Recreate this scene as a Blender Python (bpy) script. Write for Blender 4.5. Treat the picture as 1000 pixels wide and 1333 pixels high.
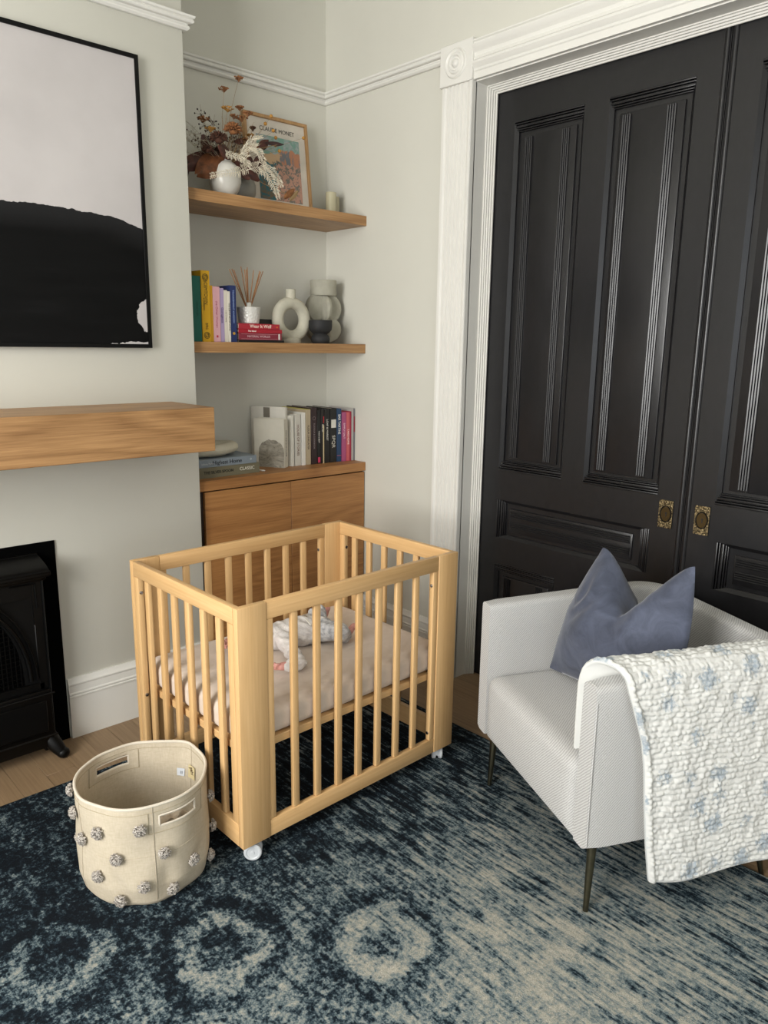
import bpy, bmesh, math, random
from mathutils import Vector, Matrix, noise as mnoise
R=math.radians; PI=math.pi
random.seed(7)
for o in list(bpy.data.objects): bpy.data.objects.remove(o)
S=bpy.context.scene; COL=S.collection
# ------------------------------------------------------------ camera
YAW,PITCH,ROLL,F=.7479,.2161,.0144,987.66
CAM=Vector((-2.4766,-3.1205,1.5))
rr=Vector((math.cos(YAW),-math.sin(YAW),0)); fw=Vector((math.sin(YAW),math.cos(YAW),0))
Fv=fw*math.cos(PITCH)+Vector((0,0,-math.sin(PITCH))); Uv=rr.cross(Fv)
R2=rr*math.cos(ROLL)+Uv*math.sin(ROLL); U2=Uv*math.cos(ROLL)-rr*math.sin(ROLL)
cd=bpy.data.cameras.new('camera'); cam=bpy.data.objects.new('camera',cd); COL.objects.link(cam)
cam.matrix_world=Matrix(((R2.x,U2.x,-Fv.x,CAM.x),(R2.y,U2.y,-Fv.y,CAM.y),(R2.z,U2.z,-Fv.z,CAM.z),(0,0,0,1)))
cd.sensor_fit='HORIZONTAL'; cd.sensor_width=36; cd.lens=F/1000*36; cd.clip_start=.02
S.camera=cam
# ------------------------------------------------------------ world, lights, exposure
w=bpy.data.worlds.new('world'); S.world=w; w.use_nodes=True
w.node_tree.nodes['Background'].inputs[0].default_value=(.75,.86,1,1); w.node_tree.nodes['Background'].inputs[1].default_value=1.0
def area(name,loc,target,sx,sz,power,color):
    l=bpy.data.lights.new(name,'AREA'); l.shape='RECTANGLE'; l.size=sx; l.size_y=sz; l.energy=power; l.color=color
    o=bpy.data.objects.new(name,l); COL.objects.link(o); o.location=loc
    o.rotation_euler=(Vector(target)-Vector(loc)).to_track_quat('-Z','Y').to_euler(); return o
area('daylight_side_window',(-4.55,-2.35,1.75),(-3,-2.35,1.75),1.5,1.9,158,(1,.985,.955))
area('daylight_bay_window',(-2.6,-5.45,1.75),(-2.6,-4,1.65),2.2,1.9,17,(.97,.985,1))
S.view_settings.view_transform='Standard'; S.view_settings.look='None'; S.view_settings.gamma=1
S.view_settings.use_curve_mapping=False; S.view_settings.exposure=.40
# ------------------------------------------------------------ helpers
def hx(s):
    s=s.lstrip('#'); v=[int(s[i:i+2],16)/255 for i in (0,2,4)]
    return tuple((c/12.92 if c<=.04045 else ((c+.055)/1.055)**2.4) for c in v)+(1,)
class NT:
    def __init__(s,name):
        s.m=bpy.data.materials.new(name); s.m.use_nodes=True; s.t=s.m.node_tree
        s.b=s.t.nodes['Principled BSDF']
    def n(s,typ,**kw):
        x=s.t.nodes.new(typ)
        for k,v in kw.items():
            if k in x.inputs: x.inputs[k].default_value=v
            else: setattr(x,k,v)
        return x
    def l(s,a,b): s.t.links.new(a,b)
    def coord(s,scale=(1,1,1),out='Object',rot=(0,0,0)):
        c=s.n('ShaderNodeTexCoord'); m=s.n('ShaderNodeMapping'); m.inputs['Scale'].default_value=scale; m.inputs['Rotation'].default_value=rot
        s.l(c.outputs[out],m.inputs[0]); return m.outputs[0]
    def noise(s,vec,scale,detail=4,rough=.55,dist=0):
        x=s.n('ShaderNodeTexNoise'); x.inputs['Scale'].default_value=scale; x.inputs['Detail'].default_value=detail
        x.inputs['Roughness'].default_value=rough; x.inputs['Distortion'].default_value=dist; s.l(vec,x.inputs['Vector']); return x.outputs['Fac']
    def ramp(s,fac,stops,interp='LINEAR'):
        x=s.n('ShaderNodeValToRGB'); r=x.color_ramp; r.interpolation=interp
        while len(r.elements)<len(stops): r.elements.new(.5)
        for e,(p,c) in zip(r.elements,stops): e.position=p; e.color=c if len(c)==4 else tuple(c)+(1,)
        s.l(fac,x.inputs[0]); return x.outputs[0]
    def mix(s,fac,a,b,mode='MIX'):
        x=s.n('ShaderNodeMix',data_type='RGBA',blend_type=mode)
        for i,v in ((0,fac),(6,a),(7,b)):
            if hasattr(v,'links'): s.l(v,x.inputs[i])
            else: x.inputs[i].default_value=v
        return x.outputs[2]
    def math(s,op,a,b=0,c=0):
        x=s.n('ShaderNodeMath',operation=op)
        for i,v in enumerate((a,b,c)):
            if hasattr(v,'links'): s.l(v,x.inputs[i])
            else: x.inputs[i].default_value=v
        return x.outputs[0]
    def bump(s,h,strength=.3,dist=.002):
        x=s.n('ShaderNodeBump'); x.inputs['Strength'].default_value=strength; x.inputs['Distance'].default_value=dist
        s.l(h,x.inputs['Height']); s.l(x.outputs[0],s.b.inputs['Normal'])
    def color(s,c):
        if hasattr(c,'links'): s.l(c,s.b.inputs['Base Color'])
        else: s.b.inputs['Base Color'].default_value=c
    def fin(s,rough=.5,metal=0,**kw):
        s.b.inputs['Roughness'].default_value=rough; s.b.inputs['Metallic'].default_value=metal
        for k,v in kw.items(): s.b.inputs[k].default_value=v
        return s.m
g4=lambda v:(v,v,v,1)
_mc={}
def mat(col,rough=.5,metal=0,vary=.06,scale=14,bscale=0,bstr=.2,bdist=.001,name=None,**kw):
    k=(col,rough,metal,vary,scale,bscale,bstr)
    if k in _mc: return _mc[k]
    t=NT(name or 'plain_'+col.strip('#')); v=t.coord(); c=hx(col)
    lo=tuple(x*(1-vary*2) for x in c[:3])+(1,); hi=tuple(min(1,x*(1+vary)) for x in c[:3])+(1,)
    t.color(t.ramp(t.noise(v,scale,3),[(.3,lo),(.7,hi)]))
    if bscale: t.bump(t.noise(v,bscale,3),bstr,bdist)
    _mc[k]=t.fin(rough,metal,**kw); return _mc[k]
def wood(name,dark,light,axis='x',ring=14,fine=160,rough=.45,bump=.12,gl=.5):
    t=NT(name); st={'x':(.12,1,1),'y':(1,.12,1),'z':(1,1,.12)}[axis]
    v=t.coord(st); oi=t.n('ShaderNodeObjectInfo'); ad=t.n('ShaderNodeVectorMath',operation='ADD')
    sc=t.n('ShaderNodeVectorMath',operation='SCALE'); sc.inputs['Scale'].default_value=3.7
    cx=t.n('ShaderNodeCombineXYZ'); t.l(oi.outputs['Random'],cx.inputs[0]); t.l(oi.outputs['Random'],cx.inputs[1]); t.l(oi.outputs['Random'],cx.inputs[2])
    t.l(cx.outputs[0],sc.inputs[0]); t.l(v,ad.inputs[0]); t.l(sc.outputs[0],ad.inputs[1]); v=ad.outputs[0]
    big=t.noise(v,3.2,2,.5,.6); rings=t.math('FRACT',t.math('MULTIPLY',big,ring))
    tri=t.math('ABSOLUTE',t.math('SUBTRACT',rings,.5)); 
    st2={'x':(.03,1,1),'y':(1,.03,1),'z':(1,1,.03)}[axis]
    vf=t.coord(st2); f=t.noise(vf,fine,3,.6)
    fac=t.math('ADD',t.math('MULTIPLY',tri,.9*gl),t.math('MULTIPLY',f,.75))
    t.color(t.ramp(fac,[(.22,hx(dark)),(.75,hx(light))])); t.bump(f,bump,.001)
    return t.fin(rough)
class MB:
    def __init__(s): s.bm=bmesh.new()
    def _merge(s,tmp,M=None):
        if M is not None: bmesh.ops.transform(tmp,matrix=M,verts=tmp.verts)
        me=bpy.data.meshes.new('t'); tmp.to_mesh(me); tmp.free(); s.bm.from_mesh(me); bpy.data.meshes.remove(me); return s
    def box(s,a,b,bev=0,seg=2,M=None):
        t=bmesh.new(); bmesh.ops.create_cube(t,size=1)
        c=[(a[i]+b[i])/2 for i in range(3)]; d=[abs(b[i]-a[i]) for i in range(3)]
        for v in t.verts: v.co=Vector([c[i]+v.co[i]*d[i] for i in range(3)])
        if bev: bmesh.ops.bevel(t,geom=list(t.edges),offset=min(bev,min(d)*.49),segments=seg,affect='EDGES',profile=.5)
        return s._merge(t,M)
    def lathe(s,prof,seg=32,M=None,cap=True):
        t=bmesh.new(); rings=[]
        for r,z in prof:
            rings.append([t.verts.new((max(r,1e-5)*math.cos(2*PI*i/seg),max(r,1e-5)*math.sin(2*PI*i/seg),z)) for i in range(seg)])
        for a,b in zip(rings,rings[1:]):
            for i in range(seg): t.faces.new((a[i],a[(i+1)%seg],b[(i+1)%seg],b[i]))
        if cap:
            t.faces.new(list(reversed(rings[0]))); t.faces.new(rings[-1])
        bmesh.ops.remove_doubles(t,verts=t.verts,dist=1e-5); bmesh.ops.recalc_face_normals(t,faces=t.faces)
        return s._merge(t,M)
    def tube(s,pts,r,seg=8,closed=False,M=None):
        t=bmesh.new(); P=[Vector(p) for p in pts]; n=len(P); rad=r if isinstance(r,(list,tuple)) else [r]*n
        prev=None; rings=[]
        for i in range(n):
            a=P[i-1] if (i>0 or closed) else P[i]; b=P[(i+1)%n] if (i<n-1 or closed) else P[i]
            d=(b-a); d=d.normalized() if d.length>1e-9 else Vector((0,0,1))
            if prev is None: x=d.orthogonal().normalized()
            else:
                x=prev-d*prev.dot(d); x=x.normalized() if x.length>1e-6 else d.orthogonal().normalized()
            prev=x; y=d.cross(x)
            rings.append([t.verts.new(P[i]+(x*math.cos(2*PI*k/seg)+y*math.sin(2*PI*k/seg))*rad[i]) for k in range(seg)])
        pr=list(zip(rings,rings[1:]))
        if closed: pr.append((rings[-1],rings[0]))
        for a,b in pr:
            for k in range(seg): t.faces.new((a[k],a[(k+1)%seg],b[(k+1)%seg],b[k]))
        if not closed:
            t.faces.new(list(reversed(rings[0]))); t.faces.new(rings[-1])
        return s._merge(t,M)
    def prism(s,poly,z0,z1,bev=0,M=None):
        t=bmesh.new(); vs=[t.verts.new((x,y,z0)) for x,y in poly]; f=t.faces.new(vs)
        e=bmesh.ops.extrude_face_region(t,geom=[f]); bmesh.ops.translate(t,verts=[v for v in e['geom'] if isinstance(v,bmesh.types.BMVert)],vec=(0,0,z1-z0))
        bmesh.ops.recalc_face_normals(t,faces=t.faces)
        if bev: bmesh.ops.bevel(t,geom=list(t.edges),offset=bev,segments=2,affect='EDGES',profile=.5)
        return s._merge(t,M)
    def ball(s,c,r,sub=3,sc=(1,1,1),jit=0,M=None):
        t=bmesh.new(); bmesh.ops.create_icosphere(t,subdivisions=sub,radius=1)
        for v in t.verts:
            k=1+(random.uniform(-jit,jit) if jit else 0); v.co=Vector((v.co.x*sc[0],v.co.y*sc[1],v.co.z*sc[2]))*r*k
            v.co+=Vector(c)
        return s._merge(t,M)
    def grid(s,fn,nu,nv,closeu=False,M=None):
        t=bmesh.new(); V=[[t.verts.new(fn(i/(nu if closeu else nu-1),j/(nv-1))) for j in range(nv)] for i in range(nu)]
        for i in range(nu if closeu else nu-1):
            for j in range(nv-1): t.faces.new((V[i][j],V[(i+1)%nu][j],V[(i+1)%nu][j+1],V[i][j+1]))
        return s._merge(t,M)
    def build(s,name,m,parent=None,smooth=True,sharp=40,mods=None):
        me=bpy.data.meshes.new(name); s.bm.to_mesh(me); s.bm.free()
        me.materials.append(m)
        if smooth:
            me.polygons.foreach_set('use_smooth',[True]*len(me.polygons))
            try: me.set_sharp_from_angle(angle=R(sharp))
            except Exception: pass
        o=bpy.data.objects.new(name,me); COL.objects.link(o)
        if parent is not None: o.parent=parent
        return o
def tag(o,label=None,cat=None,group=None,kind=None):
    if label:o['label']=label
    if cat:o['category']=cat
    if group:o['group']=group
    if kind:o['kind']=kind
    return o
def thing(name,label,cat,loc=(0,0,0),rz=0,group=None):
    o=bpy.data.objects.new(name,None); COL.objects.link(o); o.location=loc; o.rotation_euler=(0,0,rz); o.empty_display_size=.05
    return tag(o,label,cat,group)
def struct(name,mb,m,parent=None,**k):
    o=mb.build(name,m,parent,**k); 
    if parent is None: o['kind']='structure'
    return o
def copy_tree(o,parent=None):
    c=o.copy(); COL.objects.link(c)
    if parent is not None: c.parent=parent
    for ch in o.children: copy_tree(ch,c)
    return c
def text(name,s,size,m,parent,M,wscale=1,depth=.0004,font_shear=0):
    cu=bpy.data.curves.new('t','FONT'); cu.body=s; cu.size=size; cu.align_x='CENTER'; cu.align_y='CENTER'; cu.extrude=depth; cu.shear=font_shear
    to=bpy.data.objects.new('t',cu); COL.objects.link(to)
    dg=bpy.context.evaluated_depsgraph_get(); me=bpy.data.meshes.new_from_object(to.evaluated_get(dg))
    bpy.data.objects.remove(to); bpy.data.curves.remove(cu); me.materials.clear(); me.materials.append(m)
    me.transform(M@Matrix.Diagonal((wscale,1,1,1)))
    o=bpy.data.objects.new(name,me); COL.objects.link(o)
    if parent is not None:o.parent=parent
    return o
FACE_Y=Matrix.Rotation(R(90),4,'X')                    # text facing -Y, upright
SPINE=Matrix.Rotation(R(90),4,'Y')@FACE_Y              # reading top to bottom
T=Matrix.Translation
# ------------------------------------------------------------ materials
M_wall=mat('#c8c6bb',.75,vary=.012,scale=3,bscale=90,bstr=.08)
M_trim=mat('#d8d6cf',.38,vary=.012,scale=5,bscale=60,bstr=.05)
M_ceil=mat('#dddbd2',.8,vary=.01)
M_oak=wood('oak_veneer','#7f5a35','#b38a5c','x',ring=11,fine=190)
M_oak2=wood('oak_cabinet','#82552e','#ae7d4a','x',ring=13,fine=170)
M_oakz=wood('oak_frame','#8f6b42','#b08a5c','z')
M_beech=wood('beech','#c39a66','#dcb784','x',ring=5,fine=120,rough=.42,bump=.04,gl=.3)
M_beechz=wood('beech_upright','#c39a66','#dcb784','z',ring=5,fine=120,rough=.42,bump=.04,gl=.35)
M_beechy=wood('beech_end','#c39a66','#dcb784','y',ring=5,fine=120,rough=.42,bump=.04,gl=.3)
M_floor=wood('oak_floor','#7d664c','#9b8264','y',ring=5,fine=110,rough=.5,bump=.08,gl=.25)
def door_black():
    t=NT('black_door_paint'); v=t.coord((1,1,.35)); n=t.noise(v,55,4,.6); t.color(t.ramp(n,[(.3,hx('#161617')),(.7,hx('#1c1b1d'))])); t.bump(n,.16,.0016); return t.fin(.3)
M_door=door_black()
M_iron=mat('#020202',.45,vary=.2,scale=30,bscale=120,bstr=.2,**{'Specular IOR Level':.22})
M_ironp=mat('#020202',.95,vary=.1,scale=9,**{'Specular IOR Level':.05})
M_frame=mat('#050505',.5,**{'Specular IOR Level':.2})
M_chrome=mat('#b8b8b8',.2,1,vary=.02)
# ------------------------------------------------------------ room shell
X0,Y0,H=-4.4,-5.3,3.15
XC,YC=-.935,-.336
fl=struct('floor',MB().box((X0,Y0,-.05),(.25,.12,-.012)),mat('#5c4833',.8))
# planks (parts of the floor)
pw=.1; i=0
meshes={}
x=.2
while x>-3.2:
    yy=0.1-(0 if i%2 else .55)-random.uniform(0,.3); first=True
    y1=.1
    while y1>-3.3:
        y0=max(yy,-3.4)
        o=MB().box((x-pw+.0005,y0+.0005,-.012),(x-.0005,y1-.0005,0),.0009,1).build('plank',M_floor,fl)
        y1=y0; yy=y0-random.choice((.9,1.1,1.3))
        if y0<=-3.4: break
    x-=pw; i+=1
struct('ceiling',MB().box((X0,Y0,H),(.25,.12,H+.05)),M_ceil)
# back wall (alcove) and chimney breast
struct('wall_back',MB().box((X0-.1,0,0),(.2,.12,H)),M_wall)
struct('wall_chimney_breast',MB().box((-2.965,YC,0),(XC,0,H),.004,2),M_wall)
# right wall with door opening
DY0,DY1,DZ=-.945,-2.875,2.52
struct('wall_right',MB().box((0,DY0,0),(.14,0,H)).box((0,Y0,0),(.14,DY1,H)).box((0,DY1,DZ),(.14,DY0,H)),M_wall)
# left wall with window opening
WA,WB,WZ0,WZ1=-1.6,-3.1,.75,2.75
struct('wall_left',MB().box((X0-.12,WA,0),(X0,0,H)).box((X0-.12,Y0,0),(X0,WB,H)).box((X0-.12,WB,0),(X0,WA,WZ0)).box((X0-.12,WB,WZ1),(X0,WA,H)),M_wall)
def window(name,M,wd,ht):
    e=struct(name,MB().box((-wd/2-.09,-.02,-.09),(-wd/2,.03,ht+.09),.004,1,M).box((wd/2,-.02,-.09),(wd/2+.09,.03,ht+.09),.004,1,M).box((-wd/2,-.02,ht),(wd/2,.03,ht+.09),.004,1,M).box((-wd/2-.1,-.02,-.09),(wd/2+.1,.08,-.02),.004,1,M),M_trim)
    MB().box((-wd/2,-.07,ht/2-.02),(wd/2,-.03,ht/2+.02),.003,1,M).box((-.02,-.07,0),(.02,-.03,ht),.003,1,M).build('window_frame',M_trim,e)
    return e
window('window_1',T((X0,(WA+WB)/2,WZ0))@Matrix.Rotation(R(-90),4,'Z'),WA-WB,WZ1-WZ0)
VA,VB=-3.7,-1.5
struct('wall_front',MB().box((X0,Y0-.12,0),(VA,Y0,H)).box((VB,Y0-.12,0),(.14,Y0,H)).box((VA,Y0-.12,0),(VB,Y0,WZ0)).box((VA,Y0-.12,WZ1),(VB,Y0,H)),M_wall)
window('window_2',T(((VA+VB)/2,Y0,WZ0)),VB-VA,WZ1-WZ0)
# --- moulding sweep: profile in (out, z) along straight run
def run(name,prof,p0,p1,out,m,parent=None,n0=0,n1=0):
    """prof list (o,z); p0->p1 run in plan, out = outward unit dir; n0/n1 = mitre: shift along run per unit of o"""
    p0=Vector(p0+(0,)) if len(p0)==2 else Vector(p0); p1=Vector(p1+(0,)) if len(p1)==2 else Vector(p1)
    d=(p1-p0).normalized(); o3=Vector(out+(0,))
    b=MB(); t=b.bm
    A=[t.verts.new(p0+o3*o+Vector((0,0,z))-d*(n0*o)) for o,z in prof]; B=[t.verts.new(p1+o3*o+Vector((0,0,z))+d*(n1*o)) for o,z in prof]
    n=len(prof)
    for i in range(n): t.faces.new((A[i],A[(i+1)%n],B[(i+1)%n],B[i]))
    t.faces.new(A); t.faces.new(list(reversed(B))); bmesh.ops.recalc_face_normals(t,faces=t.faces)
    ob=b.build(name,m,parent,sharp=25)
    if parent is None: ob['kind']='structure'
    return ob
def arc(cx,cz,r,a0,a1,n=5): return [(cx+r*math.cos(R(a0+(a1-a0)*i/n)),cz+r*math.sin(R(a0+(a1-a0)*i/n))) for i in range(n+1)]
zr,zb=2.662,2.615
prail=[(0,zb),(.012,zb)]+arc(.012,zb+.010,.008,-60,80,4)+[(.015,zb+.022)]+arc(.024,zb+.03,.008,-90,60,4)+[(.034,zb+.040),(.036,zr),(0,zr)]
run('trim_1',prail,(XC,0),(0,0),(0,-1),M_trim,n1=-1)
run('trim_2',prail,(0,0),(0,-.787),(-1,0),M_trim,n0=-1)
run('trim_3',prail,(-2.965,YC),(XC,YC),(0,-1),M_trim,n1=1,n0=1)
run('trim_4',prail,(XC,YC),(XC,0),(1,0),M_trim,n0=1,n1=-1)
bb=[(0,0),(.018,0),(.018,.163),(.022,.166),(.022,.171),(.018,.174),(.022,.178),(.022,.183),(.018,.187),(.016,.212),(.019,.216),(.019,.221),(.014,.226),(.010,.236),(.008,.242),(0,.242)]
run('baseboard_chimney',bb,(-1.532,YC),(XC,YC),(0,-1),M_trim,n1=1)
run('baseboard_chimney_left',bb,(-2.965,YC),(-2.37,YC),(0,-1),M_trim,n0=1)
run('baseboard_right',bb,(0,-.31),(0,-.787),(-1,0),M_trim)
run('baseboard_right_far',bb,(0,-3.04),(0,Y0),(-1,0),M_trim)
run('baseboard_left',bb,(X0,Y0),(X0,0),(1,0),M_trim)
# --- door casing (fluted) with corner blocks and moulded head
def hprof(pts): return pts
def casing(name,ya,yb):
    w_=abs(yb-ya); pr=[(0,0),(.022,0),(.026,.008),(.026,.020),(.020,.026)]
    fl=[]
    for k in range(5):
        c=.036+k*.0225; fl+=[(.026,c),(.026,c+.006),(.019,c+.010),(.019,c+.0155),(.026,c+.0195)]
    pr=[(0,0),(.02,0),(.027,.006),(.027,.018),(.02,.024),(.02,.03)]+fl+[(.03,w_-.012),(.03,w_-.002),(.026,w_),(0,w_)]
    b=MB(); t=b.bm; sg=-1 if yb<ya else 1
    A=[t.verts.new((-o,ya+sg*q,0)) for o,q in pr]; B=[t.verts.new((-o,ya+sg*q,2.518)) for o,q in pr]
    for i in range(len(pr)): t.faces.new((A[i],A[(i+1)%len(pr)],B[(i+1)%len(pr)],B[i]))
    t.faces.new(A); t.faces.new(B); bmesh.ops.recalc_face_normals(t,faces=t.faces)
    o=b.build(name,M_trim,sharp=20); o['kind']='structure'; return o
casing('trim_5',-.787,-.953); casing('trim_6',-3.036,-2.868)
for nm,yc in (('trim_7',-.870),('trim_8',-2.952)):
    o=struct(nm,MB().box((-.036,yc-.086,2.518),(0,yc+.086,2.668),.002,1),M_trim)
    MR=T((-.036,yc,2.593))@Matrix.Rotation(R(-90),4,'Y')
    MB().lathe([(.056,-.004),(.056,.001),(.051,.006),(.045,.001),(.041,.001),(.036,.007),(.029,.008),(.024,.002),(.018,.002),(.015,.009),(.008,.013),(0,.013)],40,MR).build('rosette',M_trim,o)
z0=2.520
head=[(0,z0),(.022,z0),(.022,z0+.024),(.026,z0+.028),(.026,z0+.036),(.030,z0+.040),(.038,z0+.052),(.038,z0+.060),(.028,z0+.068),(.024,z0+.080),(.026,z0+.092),(.034,z0+.100),(.040,z0+.108),(.044,z0+.118),(.030,z0+.122),(.030,z0+.127),(.036,z0+.131),(.036,z0+.136),(.030,z0+.139),(.018,z0+.142),(0,z0+.144)]
run('trim_9',head,(0,-.956),(0,-2.866),(-1,0),M_trim)
# jamb reveals and reeded stops
struct('trim_10',MB().box((-.005,-.953,0),(.135,-.944,2.53)).box((-.005,-2.876,0),(.135,-2.867,2.53)).box((-.005,-2.87,2.516),(.135,-.95,2.528)),M_trim)
def stops(b,ya,sg):
    for k,(x0,wd) in enumerate(((.062,.006),(.070,.012),(.078,.018),(.086,.024),(.094,.030))):
        b.box((x0,ya,0),(x0+.0065,ya+sg*wd*.9,2.516-wd*.9),.001,1)
        if sg<0: b.box((x0,-2.8665,2.516-wd*.95),(x0+.0065,-.9535,2.5155),.001,1)
b=MB(); stops(b,-.953,-1); stops(b,-2.867,1); b.build('trim_11',M_trim)['kind']='structure'
# ------------------------------------------------------------ pocket doors
DX=.106; DT=.042; zt=2.50
def leaf(name,y0,y1,mir):
    """y0 outer stile edge, y1 meeting edge; panels coordinates measured from the meeting side mirrored"""
    A=lambda y:y if not mir else (-3.82-y)      # mirror plane y=-1.91
    ys=[-.952,-1.066,-1.385,-1.488,-1.805,-1.892]
    pans=[(-1.066,-1.385,.98,2.372,'v'),(-1.488,-1.805,.98,2.372,'v'),(-1.066,-1.785,.68,.85,'h'),(-1.066,-1.385,.13,.563,'v'),(-1.488,-1.805,.13,.563,'v')]
    b=MB()
    def bx(ya,yb,za,zb):
        ya,yb=A(ya),A(yb); b.box((DX,min(ya,yb),za),(DX+DT,max(ya,yb),zb))
    bx(-.935,-1.066,.005,zt); bx(-1.805,-1.9085,.005,zt)
    bx(-1.066,-1.805,2.372,zt); bx(-1.066,-1.805,.85,.98); bx(-1.785,-1.805,.68,.85); bx(-1.066,-1.805,.563,.68); bx(-1.066,-1.805,.005,.13)
    bx(-1.385,-1.488,.98,2.372); bx(-1.385,-1.488,.13,.563)
    lf=struct(name,b,M_door)
    # meeting astragal bead
    ya=A(-1.897); MB().tube([(DX+.002,ya,.006),(DX+.002,ya,zt)],.0095,10).build('astragal',M_door,lf)
    for (pa,pb,za,zb,kind) in pans:
        ya,yb=sorted((A(pa),A(pb)))
        p=MB().box((DX+.020,ya-.004,za-.004),(DX+.036,yb+.004,zb+.004)).build('panel',M_door,lf)
        q=MB(); st=.036
        if kind=='v':
            fy0,fy1,fz0,fz1=ya+st,yb-st,za+.052,zb-.058
        else: fy0,fy1,fz0,fz1=ya+.072,yb-.062,za+.030,zb-.036
        # raised field with bevelled edge
        q.box((DX+.012,fy0,fz0),(DX+.022,fy1,fz1),.003,2); q.build('raised_field',M_door,p)
        # stopped chamfers along the long edges
        q=MB()
        def cham(c0,c1,side,vert):
            t=bmesh.new(); e=.014; g=.03
            if vert:
                y_=c0; z_0,z_1=c1
                for (s0,s1) in ((z_0+g,z_1-g),):
                    vs=[(DX-.0005,y_,s0-.022),(DX-.0005,y_,s1+.022),(DX-.0005,y_+side*0,s1),(DX+.012,y_+side*e,s1),(DX+.012,y_+side*e,s0)]
                    a=[t.verts.new(v) for v in (vs[0],vs[1],vs[3],vs[4])]; t.faces.new(a)
                    a2=[t.verts.new(v) for v in ((DX+.02,y_,s0-.022),(DX+.02,y_,s1+.022),(DX+.02,y_+side*e,s1),(DX+.02,y_+side*e,s0))]
                    for k in range(4): t.faces.new((a[k],a[(k+1)%4],a2[(k+1)%4],a2[k]))
            else:
                z_=c0; y_0,y_1=c1
                a=[t.verts.new(v) for v in ((DX-.0005,y_0+.01,z_),(DX-.0005,y_1-.01,z_),(DX+.012,y_1-.05,z_+side*e),(DX+.012,y_0+.05,z_+side*e))]; t.faces.new(a)
                a2=[t.verts.new((DX+.02,v.co.y,v.co.z)) for v in a]
                for k in range(4): t.faces.new((a[k],a[(k+1)%4],a2[(k+1)%4],a2[k]))
            bmesh.ops.recalc_face_normals(t,faces=t.faces); q._merge(t)
        if kind=='v': cham(ya,(za,zb),1,True); cham(yb,(za,zb),-1,True)
        else: cham(za,(ya,yb),1,False); cham(zb,(ya,yb),-1,False)
        q.build('chamfer',M_door,p)
        # moulded stacks across the short ends
        q=MB()
        for k,(o_,h_) in enumerate(((.000,.007),(.010,.005),(.0175,.009),(.029,.005),(.0365,.004))):
            xo=DX-.004+k*.0035
            if kind=='v':
                q.box((xo,ya,za+o_),(DX+.02,yb,za+o_+h_),.0018,2); q.box((xo,ya,zb-o_-h_),(DX+.02,yb,zb-o_),.0018,2)
            else:
                q.box((xo,ya+o_,za),(DX+.02,ya+o_+h_,zb),.0018,2); q.box((xo,yb-o_-h_,za),(DX+.02,yb-o_,zb),.0018,2)
        q.build('moulding',M_door,p)
        # reeding
        for c in ((fy0+.047,fy1-.030) if kind=='v' and not mir else (fy0+.030,fy1-.047) if kind=='v' else (fz0+.033,fz1-.024)):
            q=MB()
            for k in range(4 if kind=='v' else 4):
                o_=(k-1.5)*.0088 if kind=='v' else (k-1.5)*.0078
                if kind=='v': q.tube([(DX+.0100,c+o_,fz0+.008),(DX+.0100,c+o_,fz1-.008)],.0042,6)
                else: q.tube([(DX+.0100,fy0+.008,c+o_),(DX+.0100,fy1-.008,c+o_)],.0037,6)
            q.build('reeding',M_door,p)
    # brass escutcheon
    t=NT('aged_brass'); n=t.noise(t.coord(),160,3,.7); t.color(t.ramp(n,[(.38,hx('#2a251b')),(.52,hx('#6f6248')),(.68,hx('#b7a27a'))])); t.bump(n,.8,.002); MBr=t.fin(.35,.9)
    yc=A(-1.843); za_,zb_=.866,.968; e=MB().box((DX-.004,yc-.026,za_),(DX,yc+.026,zb_),.0012,1)
    for (dy,dz) in ((-.022,.006),(.022,.006),(-.022,.096),(.022,.096),(0,.012),(0,.09),(-.018,.02),(.018,.02),(-.018,.082),(.018,.082)): e.ball((DX-.004,yc+dy,za_+dz),.0045,1,(.4,1,1))
    for s in (-1,1): e.box((DX-.0055,yc+s*.0255-.001,za_),(DX-.003,yc+s*.0255+.001,zb_)); 
    e.box((DX-.0055,yc-.026,za_),(DX-.003,yc+.026,za_+.002)).box((DX-.0055,yc-.026,zb_-.002),(DX-.003,yc+.026,zb_))
    es=e.build('handle',MBr,lf); tag(es,'ornate aged brass flush pull with keyhole')
    ring=[(DX-.005,yc+.0205*math.cos(a*PI/14),.917+.029*math.sin(a*PI/14)) for a in range(28)]
    MB().tube(ring,.0024,6,True).build('pull_ring',mat('#1c170f',.4,.6),es)
    MB().lathe([(0,-.002),(.018,-.001),(.018,.001)],24,T((DX-.004,yc,.917))@Matrix.Rotation(R(-90),4,'Y')@Matrix.Diagonal((1.45,1,1,1))).build('pull_dish',mat('#4b3c22',.4,.8,bscale=200),es)
    MB().lathe([(.0035,0),(.0035,.002)],10,T((DX-.004,yc-.002,.921))@Matrix.Rotation(R(-90),4,'Y')).box((DX-.006,yc-.0035,.908),(DX-.0045,yc-.0005,.92)).build('keyhole',mat('#050505',.6),es)
struct('added_door_backing',MB().box((.165,-2.95,0),(.19,-.87,2.6)),mat('#0a0a0a',.9))  # added black sheet behind the leaves, keeps outside brightness out of the gap
leaf('door_1',0,0,False); leaf('door_2',0,0,True)

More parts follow.
